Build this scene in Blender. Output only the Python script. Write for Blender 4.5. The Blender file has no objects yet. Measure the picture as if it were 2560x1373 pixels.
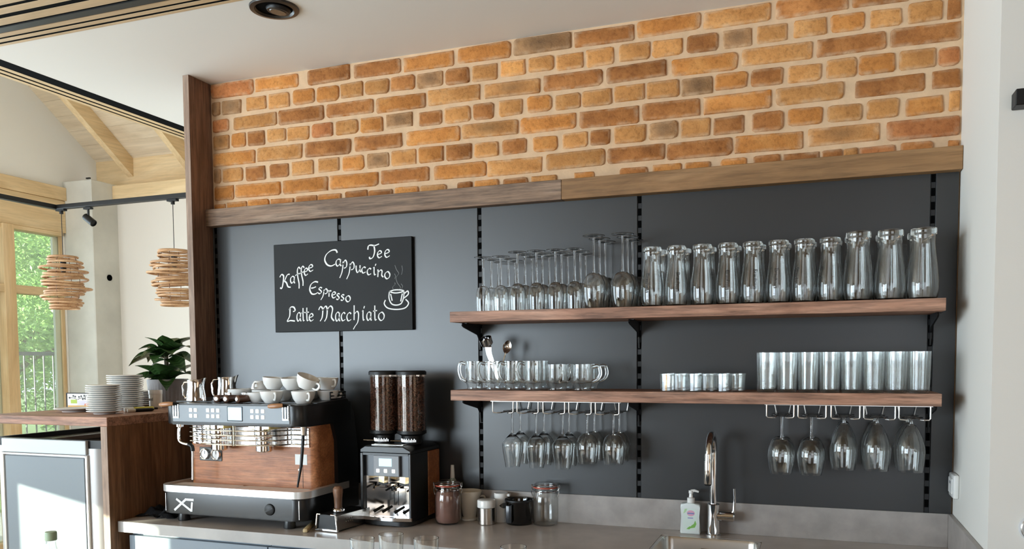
import bpy, bmesh, math, random
from mathutils import Vector, Matrix

random.seed(11)
sc = bpy.context.scene
COL = sc.collection
PI = math.pi
R = math.radians

# ------------------------------------------------------------------ camera
cam_d = bpy.data.cameras.new('camera')
cam = bpy.data.objects.new('camera', cam_d)
COL.objects.link(cam)
sc.camera = cam
yaw, pitch, roll = R(20.2354), R(-3.2102), R(-0.3645)
fw = Vector((-math.sin(yaw) * math.cos(pitch), math.cos(yaw) * math.cos(pitch), math.sin(pitch)))
r0 = Vector((math.cos(yaw), math.sin(yaw), 0))
u0 = r0.cross(fw)
rt = r0 * math.cos(roll) + u0 * math.sin(roll)
up = u0 * math.cos(roll) - r0 * math.sin(roll)
m = Matrix((rt, up, -fw)).transposed().to_4x4()
m.translation = Vector((0, -2.854, 1.4953))
cam.matrix_world = m
cam_d.sensor_width = 36
cam_d.lens = 2049.93 / 2560 * 36
cam_d.shift_y = (1013.48 - 686.5) / 2560
cam_d.clip_start = 0.02
cam_d.clip_end = 200

# ------------------------------------------------------------------ sky, sun, daylight, exposure
world = bpy.data.worlds.new('sky')
sc.world = world
world.use_nodes = True
wn = world.node_tree
wbg = wn.nodes['Background']
wbg.inputs[0].default_value = (0.80, 0.90, 1.0, 1)
wbg.inputs[1].default_value = 2.3

sun_d = bpy.data.lights.new('sun', 'SUN')
sun_d.energy = 30
sun_d.color = (1.0, 0.94, 0.82)
sun_d.angle = R(0.25)
sun = bpy.data.objects.new('sun', sun_d)
COL.objects.link(sun)
SUN_DIR = Vector((0.72, 0.684, -0.128)).normalized()
sun.rotation_euler = SUN_DIR.to_track_quat('-Z', 'Y').to_euler()


def daylight(name, center, sx, sy, direction, power, col=(0.73, 0.875, 1.0)):
    d = bpy.data.lights.new(name, 'AREA')
    d.shape = 'RECTANGLE'
    d.size = sx
    d.size_y = sy
    d.energy = power
    d.color = col
    o = bpy.data.objects.new(name, d)
    COL.objects.link(o)
    o.location = center
    o.rotation_euler = Vector(direction).to_track_quat('-Z', 'Y').to_euler()
    return o


# daylight entering through the glazing of the hall (left side and behind the viewer)
daylight('daylight_side_window', (-5.92, -5.35, 1.45), 1.9, 2.0, (1, 0, 0), 225)
daylight('daylight_rear_window', (-4.5, -6.42, 1.45), 2.5, 2.0, (0, 1, 0), 225)
daylight('daylight_hall_window', (-5.92, -0.6, 1.5), 4.2, 2.0, (1, 0, 0), 135)
daylight('daylight_rear_window_right', (1.4, -6.42, 1.5), 2.6, 2.0, (0, 1, 0), 6)

vs = sc.view_settings
sc.display_settings.display_device = 'sRGB'
vs.view_transform = 'Standard'
vs.look = 'None'
vs.exposure = 0.16
vs.gamma = 1.0
vs.use_curve_mapping = False
cy = sc.cycles
cy.use_denoising = True
cy.use_adaptive_sampling = True
cy.adaptive_threshold = 0.06
cy.max_bounces = 14
cy.diffuse_bounces = 4
cy.glossy_bounces = 4
cy.transmission_bounces = 14
cy.transparent_max_bounces = 28
cy.caustics_reflective = False
cy.caustics_refractive = True
cy.sample_clamp_indirect = 6.0


# ------------------------------------------------------------------ helpers: materials
def new_mat(name):
    mt = bpy.data.materials.new(name)
    mt.use_nodes = True
    nt = mt.node_tree
    return mt, nt, nt.nodes['Principled BSDF'], nt.nodes['Material Output']


def N(nt, t, **k):
    n = nt.nodes.new(t)
    for a, b in k.items():
        setattr(n, a, b)
    return n


def ramp(nt, stops):
    n = nt.nodes.new('ShaderNodeValToRGB')
    cr = n.color_ramp
    while len(cr.elements) > 1:
        cr.elements.remove(cr.elements[-1])
    cr.elements[0].position = stops[0][0]
    cr.elements[0].color = (*stops[0][1], 1)
    for p, c in stops[1:]:
        e = cr.elements.new(p)
        e.color = (*c, 1)
    return n


def coords(nt, scale=(1, 1, 1), rnd=0.0, kind='Object'):
    tc = N(nt, 'ShaderNodeTexCoord')
    mp = N(nt, 'ShaderNodeMapping')
    mp.inputs['Scale'].default_value = scale
    if rnd:
        oi = N(nt, 'ShaderNodeObjectInfo')
        ml = N(nt, 'ShaderNodeMath', operation='MULTIPLY')
        ml.inputs[1].default_value = rnd
        nt.links.new(oi.outputs['Random'], ml.inputs[0])
        cb = N(nt, 'ShaderNodeCombineXYZ')
        for i in range(3):
            nt.links.new(ml.outputs[0], cb.inputs[i])
        nt.links.new(cb.outputs[0], mp.inputs['Location'])
    nt.links.new(tc.outputs[kind], mp.inputs['Vector'])
    return mp.outputs['Vector']


def noise(nt, vec, scale, detail=4, rough=0.55, dist=0.0):
    n = N(nt, 'ShaderNodeTexNoise')
    n.inputs['Scale'].default_value = scale
    n.inputs['Detail'].default_value = detail
    n.inputs['Roughness'].default_value = rough
    n.inputs['Distortion'].default_value = dist
    nt.links.new(vec, n.inputs['Vector'])
    return n


def bump(nt, bsdf, height, strength, dist=0.01):
    b = N(nt, 'ShaderNodeBump')
    b.inputs['Strength'].default_value = strength
    b.inputs['Distance'].default_value = dist
    nt.links.new(height, b.inputs['Height'])
    nt.links.new(b.outputs[0], bsdf.inputs['Normal'])


def plain(name, col, rough=0.5, metal=0.0, spec=0.5, var=0.0, vscale=8.0, bmp=0.0, coat=0.0, trans=0.0, emit=None, estr=0.0):
    mt, nt, b, out = new_mat(name)
    b.inputs['Base Color'].default_value = (*col, 1)
    b.inputs['Roughness'].default_value = rough
    b.inputs['Metallic'].default_value = metal
    b.inputs['Specular IOR Level'].default_value = spec
    b.inputs['Coat Weight'].default_value = coat
    if trans:
        b.inputs['Transmission Weight'].default_value = trans
    if emit:
        b.inputs['Emission Color'].default_value = (*emit, 1)
        b.inputs['Emission Strength'].default_value = estr
    if var or bmp:
        n = noise(nt, coords(nt), vscale, 5)
        if var:
            rp = ramp(nt, [(0.3, tuple(c * (1 - var) for c in col)), (0.7, tuple(min(1, c * (1 + var)) for c in col))])
            nt.links.new(n.outputs['Fac'], rp.inputs[0])
            nt.links.new(rp.outputs[0], b.inputs['Base Color'])
        if bmp:
            bump(nt, b, n.outputs['Fac'], bmp)
    return mt


def wood(name, dark, mid, light, axis=0, scale=1.0, rough=0.5, rnd=6.0, streak=0.5, spec=0.4):
    mt, nt, b, out = new_mat(name)
    s1 = [9.0 * scale] * 3
    s1[axis] = 1.9 * scale
    s2 = [90.0 * scale] * 3
    s2[axis] = 5.0 * scale
    n1 = noise(nt, coords(nt, s1, rnd), 1.0, 6, 0.6, 1.4)
    n2 = noise(nt, coords(nt, s2, rnd), 1.0, 4, 0.7, 0.2)
    rp = ramp(nt, [(0.28, dark), (0.5, mid), (0.72, light)])
    nt.links.new(n1.outputs['Fac'], rp.inputs[0])
    r2 = ramp(nt, [(0.35, (1 - streak,) * 3), (0.6, (1, 1, 1))])
    nt.links.new(n2.outputs['Fac'], r2.inputs[0])
    mx = N(nt, 'ShaderNodeMix', data_type='RGBA', blend_type='MULTIPLY')
    mx.inputs['Factor'].default_value = 1.0
    nt.links.new(rp.outputs[0], mx.inputs['A'])
    nt.links.new(r2.outputs[0], mx.inputs['B'])
    nt.links.new(mx.outputs['Result'], b.inputs['Base Color'])
    b.inputs['Roughness'].default_value = rough
    b.inputs['Specular IOR Level'].default_value = spec
    bump(nt, b, n2.outputs['Fac'], 0.15, 0.004)
    return mt


def brick_mat(name, lo, mid, hi, spot=None):
    mt, nt, b, out = new_mat(name)
    v = coords(nt, (1, 1, 1), 40.0)
    n1 = noise(nt, v, 9, 6, 0.65, 0.4)
    n2 = noise(nt, v, 70, 4, 0.7)
    rp0 = ramp(nt, [(0.25, lo), (0.5, mid), (0.75, hi)])
    nt.links.new(n1.outputs['Fac'], rp0.inputs[0])
    rs = ramp(nt, [(0.30, (0.62, 0.58, 0.55)), (0.50, (1, 1, 1)), (0.72, (1.12, 1.12, 1.1))])
    nt.links.new(n2.outputs['Fac'], rs.inputs[0])
    rp = N(nt, 'ShaderNodeMix', data_type='RGBA', blend_type='MULTIPLY')
    rp.inputs['Factor'].default_value = 0.75
    nt.links.new(rp0.outputs[0], rp.inputs['A'])
    nt.links.new(rs.outputs[0], rp.inputs['B'])
    # mortar smeared over the brick's arrises
    tc = N(nt, 'ShaderNodeTexCoord')
    sep = N(nt, 'ShaderNodeSeparateXYZ')
    nt.links.new(tc.outputs['Generated'], sep.inputs[0])

    def edge(sock, w):
        a = N(nt, 'ShaderNodeMath', operation='SUBTRACT')
        a.inputs[1].default_value = 0.5
        nt.links.new(sock, a.inputs[0])
        c = N(nt, 'ShaderNodeMath', operation='ABSOLUTE')
        nt.links.new(a.outputs[0], c.inputs[0])
        d = N(nt, 'ShaderNodeMapRange')
        d.inputs['From Min'].default_value = 0.5 - w
        d.inputs['From Max'].default_value = 0.5
        nt.links.new(c.outputs[0], d.inputs['Value'])
        return d.outputs[0]
    mxm = N(nt, 'ShaderNodeMath', operation='MAXIMUM')
    nt.links.new(edge(sep.outputs[0], 0.10), mxm.inputs[0])
    nt.links.new(edge(sep.outputs[2], 0.22), mxm.inputs[1])
    ml = N(nt, 'ShaderNodeMath', operation='MULTIPLY')
    nt.links.new(mxm.outputs[0], ml.inputs[0])
    n3 = noise(nt, v, 28, 3)
    mr = N(nt, 'ShaderNodeMapRange')
    mr.inputs['From Min'].default_value = 0.35
    mr.inputs['From Max'].default_value = 0.65
    mr.inputs['To Max'].default_value = 0.85
    nt.links.new(n3.outputs['Fac'], mr.inputs['Value'])
    nt.links.new(mr.outputs[0], ml.inputs[1])
    mx = N(nt, 'ShaderNodeMix', data_type='RGBA')
    nt.links.new(ml.outputs[0], mx.inputs['Factor'])
    nt.links.new(rp.outputs['Result'], mx.inputs['A'])
    mx.inputs['B'].default_value = (*MORTAR, 1)
    last = mx.outputs['Result']
    if spot:
        vs_ = N(nt, 'ShaderNodeVectorMath', operation='DISTANCE')
        vs_.inputs[1].default_value = (0.5, 0.5, 0.55)
        mp = N(nt, 'ShaderNodeMapping')
        mp.inputs['Scale'].default_value = (1.0, 0.0, 0.7)
        mp.inputs['Location'].default_value = (0.0, 0.5, 0.15)
        nt.links.new(tc.outputs['Generated'], mp.inputs['Vector'])
        nt.links.new(mp.outputs[0], vs_.inputs[0])
        m2 = N(nt, 'ShaderNodeMapRange')
        m2.inputs['From Min'].default_value = 0.38
        m2.inputs['From Max'].default_value = 0.05
        m2.inputs['To Max'].default_value = 0.6
        nt.links.new(vs_.outputs['Value'], m2.inputs['Value'])
        mx2 = N(nt, 'ShaderNodeMix', data_type='RGBA')
        nt.links.new(m2.outputs[0], mx2.inputs['Factor'])
        nt.links.new(last, mx2.inputs['A'])
        mx2.inputs['B'].default_value = (*spot, 1)
        last = mx2.outputs['Result']
    # every brick is fired a little differently
    oi = N(nt, 'ShaderNodeObjectInfo')
    hv = N(nt, 'ShaderNodeHueSaturation')
    m3 = N(nt, 'ShaderNodeMapRange')
    m3.inputs['To Min'].default_value = 0.85
    m3.inputs['To Max'].default_value = 1.15
    nt.links.new(oi.outputs['Random'], m3.inputs['Value'])
    nt.links.new(m3.outputs[0], hv.inputs['Value'])
    nt.links.new(last, hv.inputs['Color'])
    nt.links.new(hv.outputs[0], b.inputs['Base Color'])
    b.inputs['Roughness'].default_value = 0.85
    b.inputs['Specular IOR Level'].default_value = 0.25
    bump(nt, b, n2.outputs['Fac'], 0.8, 0.004)
    return mt


def glass_mat(name, tint=(0.996, 0.999, 0.998), base=0.05, rough=0.0, milk=0.0):
    """thin-walled glass: clear transmission plus Fresnel reflection"""
    mt, nt, b, out = new_mat(name)
    nt.nodes.remove(b)
    tr = N(nt, 'ShaderNodeBsdfTransparent')
    tr.inputs[0].default_value = (*tint, 1)
    gl = N(nt, 'ShaderNodeBsdfGlossy')
    gl.inputs['Roughness'].default_value = rough
    lw = N(nt, 'ShaderNodeLayerWeight')
    lw.inputs['Blend'].default_value = 0.5
    pw = N(nt, 'ShaderNodeMath', operation='POWER')
    pw.inputs[1].default_value = 3.0
    nt.links.new(lw.outputs['Facing'], pw.inputs[0])
    mr = N(nt, 'ShaderNodeMapRange')
    mr.inputs['To Min'].default_value = base
    mr.inputs['To Max'].default_value = 0.95
    nt.links.new(pw.outputs[0], mr.inputs['Value'])
    mx = N(nt, 'ShaderNodeMixShader')
    nt.links.new(mr.outputs[0], mx.inputs[0])
    nt.links.new(tr.outputs[0], mx.inputs[1])
    nt.links.new(gl.outputs[0], mx.inputs[2])
    last = mx.outputs[0]
    if milk:  # pale diffuse veil, paints reflection haze into the glass
        df = N(nt, 'ShaderNodeBsdfDiffuse')
        df.inputs[0].default_value = (0.9, 0.92, 0.92, 1)
        m2 = N(nt, 'ShaderNodeMixShader')
        m2.inputs[0].default_value = milk
        nt.links.new(last, m2.inputs[1])
        nt.links.new(df.outputs[0], m2.inputs[2])
        last = m2.outputs[0]
    nt.links.new(last, out.inputs['Surface'])
    return mt


# ------------------------------------------------------------------ helpers: meshes
class MB:
    """collects shapes in one bmesh; build() links them as ONE object"""

    def __init__(s):
        s.bm = bmesh.new()

    def faces(s, verts, faces):
        vs_ = [s.bm.verts.new(v) for v in verts]
        for f in faces:
            try:
                s.bm.faces.new([vs_[i] for i in f])
            except ValueError:
                pass
        return vs_

    def box(s, lo, hi, b=0.0, seg=2):
        x0, y0, z0 = [min(a, c) for a, c in zip(lo, hi)]
        x1, y1, z1 = [max(a, c) for a, c in zip(lo, hi)]
        vs_ = s.faces([(x0, y0, z0), (x1, y0, z0), (x1, y1, z0), (x0, y1, z0), (x0, y0, z1), (x1, y0, z1), (x1, y1, z1), (x0, y1, z1)],
                      [(0, 3, 2, 1), (4, 5, 6, 7), (0, 1, 5, 4), (1, 2, 6, 5), (2, 3, 7, 6), (3, 0, 4, 7)])
        if b:
            es = {e for v in vs_ for e in v.link_edges}
            bmesh.ops.bevel(s.bm, geom=list(es), offset=b, segments=seg, affect='EDGES', profile=0.5)
        return s

    def lathe(s, prof, n=32, c=(0, 0, 0), axis='z', capb=False, capt=False):
        rings = []
        for r, z in prof:
            if r < 1e-6:
                p = [(0, 0, z)]
            else:
                p = [(r * math.cos(2 * PI * i / n), r * math.sin(2 * PI * i / n), z) for i in range(n)]
            q = []
            for x, y, zz in p:
                if axis == 'y':
                    x, y, zz = x, zz, -y
                elif axis == '-y':
                    x, y, zz = x, -zz, y
                elif axis == 'x':
                    x, y, zz = zz, y, -x
                q.append(s.bm.verts.new((x + c[0], y + c[1], zz + c[2])))
            rings.append(q)
        for a, b in zip(rings, rings[1:]):
            for i in range(n):
                j = (i + 1) % n
                try:
                    if len(a) == 1 and len(b) > 1:
                        s.bm.faces.new((a[0], b[j], b[i]))
                    elif len(b) == 1 and len(a) > 1:
                        s.bm.faces.new((a[i], a[j], b[0]))
                    elif len(a) > 1:
                        s.bm.faces.new((a[i], a[j], b[j], b[i]))
                except ValueError:
                    pass
        if capb and len(rings[0]) > 1:
            s.bm.faces.new(rings[0][::-1])
        if capt and len(rings[-1]) > 1:
            s.bm.faces.new(rings[-1])
        return s

    def tube(s, pts, r, n=8, closed=False, caps=True, flat=None):
        pts = [Vector(p) for p in pts]
        k = len(pts)
        rs = r if isinstance(r, (list, tuple)) else [r] * k
        rings = []
        nrm = None
        for i, p in enumerate(pts):
            if closed:
                t = (pts[(i + 1) % k] - pts[i - 1])
            else:
                t = pts[min(i + 1, k - 1)] - pts[max(i - 1, 0)]
            t.normalize()
            if nrm is None:
                a = Vector((0, 0, 1)) if abs(t.z) < 0.9 else Vector((1, 0, 0))
                nrm = (a - t * a.dot(t)).normalized()
            else:
                nrm = (nrm - t * nrm.dot(t))
                nrm = nrm.normalized() if nrm.length > 1e-6 else t.orthogonal().normalized()
            bi = t.cross(nrm)
            fl = flat or 1.0
            rings.append([s.bm.verts.new(p + (nrm * math.cos(2 * PI * j / n) * fl + bi * math.sin(2 * PI * j / n)) * rs[i]) for j in range(n)])
        rng = range(k) if closed else range(k - 1)
        for i in rng:
            a, b = rings[i], rings[(i + 1) % k]
            for j in range(n):
                s.bm.faces.new((a[j], a[(j + 1) % n], b[(j + 1) % n], b[j]))
        if caps and not closed:
            s.bm.faces.new(rings[0][::-1])
            s.bm.faces.new(rings[-1])
        return s

    def prism(s, pts, a, b, plane='xz', bev=0.0, seg=2):
        """polygon pts extruded from a to b along the axis normal to plane"""
        def v(p, q):
            return {'xz': (p[0], q, p[1]), 'xy': (p[0], p[1], q), 'yz': (q, p[0], p[1])}[plane]
        n = len(pts)
        A = [s.bm.verts.new(v(p, a)) for p in pts]
        B = [s.bm.verts.new(v(p, b)) for p in pts]
        s.bm.faces.new(A[::-1])
        s.bm.faces.new(B)
        for i in range(n):
            s.bm.faces.new((A[i], A[(i + 1) % n], B[(i + 1) % n], B[i]))
        if bev:
            es = [e for e in {e for w in A + B for e in w.link_edges} if (e.verts[0] in A) == (e.verts[1] in A)]
            bmesh.ops.bevel(s.bm, geom=es, offset=bev, segments=seg, affect='EDGES', profile=0.5)
        return s

    def ball(s, c, r, sx=1, sy=1, sz=1, u=14, v=8):
        mt = Matrix.Translation(c) @ Matrix.Diagonal((sx, sy, sz, 1))
        bmesh.ops.create_uvsphere(s.bm, u_segments=u, v_segments=v, radius=r, matrix=mt)
        return s

    def move(s, mat):
        bmesh.ops.transform(s.bm, matrix=mat, verts=s.bm.verts[:])
        return s

    def mesh(s, name, smooth=35):
        bmesh.ops.recalc_face_normals(s.bm, faces=s.bm.faces[:])
        me = bpy.data.meshes.new(name)
        s.bm.to_mesh(me)
        s.bm.free()
        if smooth:
            me.shade_smooth()
            me.set_sharp_from_angle(angle=R(smooth))
        return me

    def build(s, name, mat, parent=None, smooth=35, loc=None):
        o = bpy.data.objects.new(name, s.mesh(name, smooth))
        COL.objects.link(o)
        if mat is not None:
            o.data.materials.append(mat)
        if parent is not None:
            o.parent = parent
        if loc is not None:
            o.location = loc
        return o


def rrect(x0, z0, x1, z1, r, n=5):
    p = []
    for cx, cz, a in ((x1 - r, z1 - r, 0), (x0 + r, z1 - r, 90), (x0 + r, z0 + r, 180), (x1 - r, z0 + r, 270)):
        for i in range(n + 1):
            t = R(a + 90 * i / n)
            p.append((cx + r * math.cos(t), cz + r * math.sin(t)))
    return p


def arc(cx, cz, r, a0, a1, n=8):
    return [(cx + r * math.cos(R(a0 + (a1 - a0) * i / n)), cz + r * math.sin(R(a0 + (a1 - a0) * i / n))) for i in range(n + 1)]


def spline(pts, n=6):
    P = [Vector(p) for p in pts]
    out = []
    for i in range(len(P) - 1):
        p0, p1, p2, p3 = P[max(i - 1, 0)], P[i], P[i + 1], P[min(i + 2, len(P) - 1)]
        for k in range(n):
            t = k / n
            out.append(0.5 * ((2 * p1) + (p2 - p0) * t + (2 * p0 - 5 * p1 + 4 * p2 - p3) * t * t + (3 * p1 - p0 - 3 * p2 + p3) * t ** 3))
    out.append(P[-1])
    return out


def tag(o, label=None, cat=None, group=None, kind=None):
    if label:
        o['label'] = label
    if cat:
        o['category'] = cat
    if group:
        o['group'] = group
    if kind:
        o['kind'] = kind
    return o


def thing(name, label, cat, loc=(0, 0, 0), rz=0.0, group=None):
    o = bpy.data.objects.new(name, None)
    o.empty_display_size = 0.05
    COL.objects.link(o)
    o.location = loc
    o.rotation_euler = (0, 0, rz)
    return tag(o, label, cat, group)


def inst(name, mesh, parent=None, loc=(0, 0, 0), rot=(0, 0, 0), scl=None):
    o = bpy.data.objects.new(name, mesh)
    COL.objects.link(o)
    o.parent = parent
    o.location = loc
    o.rotation_euler = rot
    if scl:
        o.scale = scl
    return o


def dup(root, loc, rot=None, label=None, group=None, scl=None):
    r = root.copy()
    COL.objects.link(r)
    r.location = loc
    if rot is not None:
        r.rotation_euler = rot
    if scl:
        r.scale = scl
    if label:
        r['label'] = label
    if group:
        r['group'] = group
    for ch in list(root.children):
        c = ch.copy()
        COL.objects.link(c)
        c.parent = r
        for g in list(ch.children):
            d = g.copy()
            COL.objects.link(d)
            d.parent = c
    return r


ORD = ['first', 'second', 'third', 'fourth', 'fifth', 'sixth', 'seventh', 'eighth', 'ninth', 'tenth', 'eleventh', 'twelfth',
       'thirteenth', 'fourteenth', 'fifteenth', 'sixteenth', 'seventeenth', 'eighteenth', 'nineteenth', 'twentieth']

# ------------------------------------------------------------------ materials
MORTAR = (0.68, 0.475, 0.30)
M = {}
M['mortar'] = plain('mortar', MORTAR, 0.9, spec=0.2, var=0.10, vscale=22, bmp=0.35)
M['bo'] = brick_mat('brick_orange', (0.446, 0.167, 0.042), (0.595, 0.243, 0.063), (0.682, 0.324, 0.101))
M['bt'] = brick_mat('brick_tan', (0.457, 0.201, 0.062), (0.590, 0.276, 0.089), (0.686, 0.362, 0.141))
M['bd'] = brick_mat('brick_brown', (0.274, 0.107, 0.034), (0.436, 0.172, 0.051), (0.612, 0.271, 0.090))
M['bg'] = brick_mat('brick_grey', (0.298, 0.167, 0.076), (0.409, 0.221, 0.101), (0.521, 0.292, 0.134), spot=(0.186, 0.113, 0.063))
M['br'] = brick_mat('brick_red', (0.372, 0.130, 0.046), (0.521, 0.194, 0.067), (0.620, 0.281, 0.109))
M['bs'] = brick_mat('brick_sooty', (0.397, 0.178, 0.059), (0.546, 0.254, 0.084), (0.645, 0.335, 0.126), spot=(0.198, 0.108, 0.050))
M['paint'] = plain('white_paint', (0.80, 0.775, 0.72), 0.7, spec=0.3, bmp=0.04, vscale=150)
M['beige'] = plain('beige_paint', (0.66, 0.605, 0.535), 0.7, spec=0.3)
M['rearwood'] = wood('rear_wood', (0.14, 0.09, 0.055), (0.19, 0.125, 0.075), (0.24, 0.16, 0.10), 2, 0.5, 0.6)
M['ceil'] = plain('ceiling_paint', (0.82, 0.80, 0.765), 0.8, spec=0.2)
M['floor'] = wood('floor_oak', (0.64, 0.50, 0.34), (0.74, 0.59, 0.42), (0.82, 0.68, 0.51), 0, 0.6, 0.4)
M['panel'] = plain('anthracite_panel', (0.020, 0.0205, 0.021), 0.36, spec=0.72, var=0.06, vscale=3)
M['black'] = plain('black_metal', (0.005, 0.005, 0.005), 0.45, spec=0.4)
M['slotblack'] = plain('slot_black', (0.0015, 0.0015, 0.0015), 0.9, spec=0.05)
M['railgrey'] = plain('rail_grey', (0.016, 0.016, 0.017), 0.5, spec=0.4)
M['walnut_z'] = wood('walnut_upright', (0.16, 0.082, 0.05), (0.24, 0.13, 0.084), (0.32, 0.19, 0.13), 2, 1.0, 0.55)
M['walnut_x'] = wood('walnut_shelf', (0.24, 0.112, 0.066), (0.46, 0.24, 0.155), (0.64, 0.375, 0.26), 0, 1.0, 0.5, streak=0.6)
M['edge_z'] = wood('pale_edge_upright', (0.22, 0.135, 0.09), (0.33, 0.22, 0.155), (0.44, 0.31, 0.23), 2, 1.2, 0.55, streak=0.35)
M['greywood'] = wood('grey_oak', (0.17, 0.10, 0.062), (0.29, 0.185, 0.12), (0.40, 0.275, 0.19), 0, 1.0, 0.6, streak=0.6)
M['oak'] = wood('amber_oak', (0.24, 0.125, 0.05), (0.35, 0.19, 0.082), (0.44, 0.255, 0.12), 0, 1.0, 0.6, streak=0.35)
M['slatwood'] = wood('pale_slat', (0.52, 0.36, 0.20), (0.62, 0.44, 0.26), (0.70, 0.53, 0.34), 0, 1.0, 0.6, streak=0.15)
M['spruce'] = wood('spruce_y', (0.62, 0.43, 0.23), (0.72, 0.52, 0.29), (0.80, 0.61, 0.37), 1, 0.6, 0.6, streak=0.15)
M['spruce_x'] = wood('spruce_x', (0.62, 0.43, 0.23), (0.72, 0.52, 0.29), (0.80, 0.61, 0.37), 0, 0.6, 0.6, streak=0.15)
M['spruce_z'] = wood('spruce_z', (0.62, 0.40, 0.20), (0.70, 0.48, 0.25), (0.78, 0.57, 0.33), 2, 0.6, 0.6, streak=0.15)
M['board'] = wood('pale_roof_board', (0.60, 0.47, 0.32), (0.68, 0.55, 0.39), (0.75, 0.62, 0.46), 0, 0.6, 0.65, streak=0.12)
M['concrete'] = plain('concrete', (0.58, 0.56, 0.50), 0.75, spec=0.3, var=0.10, vscale=3.5, bmp=0.08)
M['worktop'] = plain('stone_laminate', (0.54, 0.48, 0.445), 0.30, spec=0.5, var=0.16, vscale=7)
M['splash'] = plain('splash_laminate', (0.37, 0.335, 0.31), 0.42, spec=0.45, var=0.16, vscale=14)
M['cabinet'] = plain('blue_grey_front', (0.21, 0.25, 0.29), 0.45)
M['chrome'] = plain('chrome', (0.86, 0.86, 0.87), 0.07, 1.0)
M['steel'] = plain('brushed_steel', (0.62, 0.61, 0.59), 0.28, 1.0)
M['satin'] = plain('satin_wire', (0.70, 0.69, 0.66), 0.30, 1.0)
M['white'] = plain('white_porcelain', (0.84, 0.83, 0.80), 0.18, spec=0.5)
M['cream'] = plain('cream_porcelain', (0.74, 0.67, 0.56), 0.25, spec=0.5)
M['glass'] = glass_mat('clear_glass')
M['thinglass'] = glass_mat('thick_glass', (0.988, 0.994, 0.992), 0.05)
M['solidglass'] = plain('solid_glass', (0.98, 0.99, 0.985), 0.0, spec=0.5, trans=1.0)
M['windowglass'] = glass_mat('window_glass', (0.90, 0.97, 0.94), 0.07, milk=0.17)  # whitish veil stands in for reflections hazing the panes

# ------------------------------------------------------------------ tables (millimetres along the wall)
BRICKS = [
    "-2385,-2172r -2163,-1954o -1911,-1717d -1701,-1495d -1482,-1273o -1256,-1048o -1037,-819g -809,-595d -585,-371o -362,-149t -133,86d 94,261d 268,400t",
    "-2381,-2340g -2331,-2235g -2208,-2111t -2099,-1999t -1982,-1881o -1870,-1769o -1760,-1661t -1651,-1546t -1538,-1436d -1426,-1319g -1309,-1212d -1199,-1100t -1087,-992o -979,-886t -876,-777t -765,-667t -648,-541t -534,-430t -417,-314d -299,-207g -190,-95t -77,22t 34,133o 149,238t 255,351t 365,401d",
    "-2380,-2299r -2274,-2063t -2051,-1840d -1826,-1614d -1603,-1391o -1381,-1169t -1151,-936s -924,-708d -693,-484d -468,-251o -238,-19t -7,196d 207,403d",
    "-2379,-2298s -2286,-2215o -2206,-2121d -2109,-2020t -2011,-1910t -1896,-1799r -1785,-1686t -1672,-1575o -1562,-1446g -1420,-1326d -1313,-1209t -1197,-1115d -1096,-1003t -987,-894o -881,-785t -780,-674t -665,-559t -550,-443t -434,-330g -325,-219o -208,-108d -93,8t 22,114t 118,222o 235,337t 342,402r",
    "-2382,-2171o -2159,-1943t -1929,-1718d -1701,-1494d -1473,-1252o -1244,-1021s -1013,-802o -790,-578d -568,-372d -361,-144o -130,76t 108,307d 326,404d",
    "-2381,-2346g -2337,-2234t -2219,-2122d -2101,-2009d -1994,-1890t -1870,-1772t -1758,-1661o -1648,-1551g -1540,-1435t -1422,-1320o -1307,-1205d -1193,-1097t -1084,-988d -965,-872o -854,-761t -753,-679d -665,-554t -545,-445g -436,-338t -328,-228d -205,-106d -92,14o 28,130t 144,236t 254,358o 374,405t",
    "-2380,-2283o -2273,-2049o -2037,-1826o -1818,-1598o -1587,-1380d -1361,-1146o -1143,-930t -915,-698t -691,-490d -483,-266d -259,-44o -30,182s 201,405r",
    "-2382,-2326o -2319,-2217o -2211,-2108o -2099,-1986d -1978,-1876d -1874,-1766o -1747,-1648d -1642,-1537d -1527,-1424o -1419,-1309t -1263,-1203d -1195,-1098o -1080,-984d -971,-875t -810,-737o -645,-547d -533,-433o -422,-337o -304,-218o -199,-113d -105,6d 12,74d 78,121t 125,229r 242,333d 374,406d",
]
WORDS = [
    ("Kaffee", "K,-2047,1786,-1992,1848 a,-1995,1807,-1971,1836 f,-1975,1784,-1944,1871 f,-1957,1794,-1925,1874 e,-1929,1836,-1909,1866 e,-1908,1851,-1884,1879"),
    ("Cappuccino", "C,-1832,1869,-1771,1932 a,-1781,1866,-1754,1895 p,-1764,1819,-1729,1889 p,-1733,1813,-1696,1880 u,-1690,1837,-1667,1867 c,-1665,1834,-1644,1859 c,-1641,1826,-1620,1853 i,-1616,1824,-1599,1869 n,-1597,1814,-1567,1845 o,-1564,1808,-1538,1837"),
    ("Tee", "T,-1636,1888,-1584,1944 e,-1595,1890,-1572,1918 e,-1563,1890,-1538,1921"),
    ("Espresso", "E,-1905,1760,-1861,1810 s,-1865,1761,-1843,1787 p,-1853,1736,-1820,1780 r,-1818,1746,-1802,1774 e,-1802,1742,-1781,1767 s,-1781,1735,-1763,1760 s,-1761,1731,-1742,1755 o,-1739,1725,-1715,1750"),
    ("Latte_Macchiato", "L,-2013,1653,-1972,1713 a,-1968,1653,-1945,1690 t,-1944,1653,-1927,1708 t,-1927,1653,-1908,1709 e,-1910,1653,-1887,1684 M,-1865,1649,-1791,1713 a,-1787,1649,-1764,1687 c,-1761,1650,-1739,1685 c,-1736,1649,-1712,1684 h,-1711,1617,-1674,1712 i,-1667,1649,-1653,1708 a,-1646,1649,-1622,1684 t,-1617,1648,-1597,1709 o,-1594,1648,-1565,1682"),
    ("cup", "Q,-1566,1690,-1461,1765"),
    ("steam", "W,-1529,1763,-1483,1861"),
]

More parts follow.
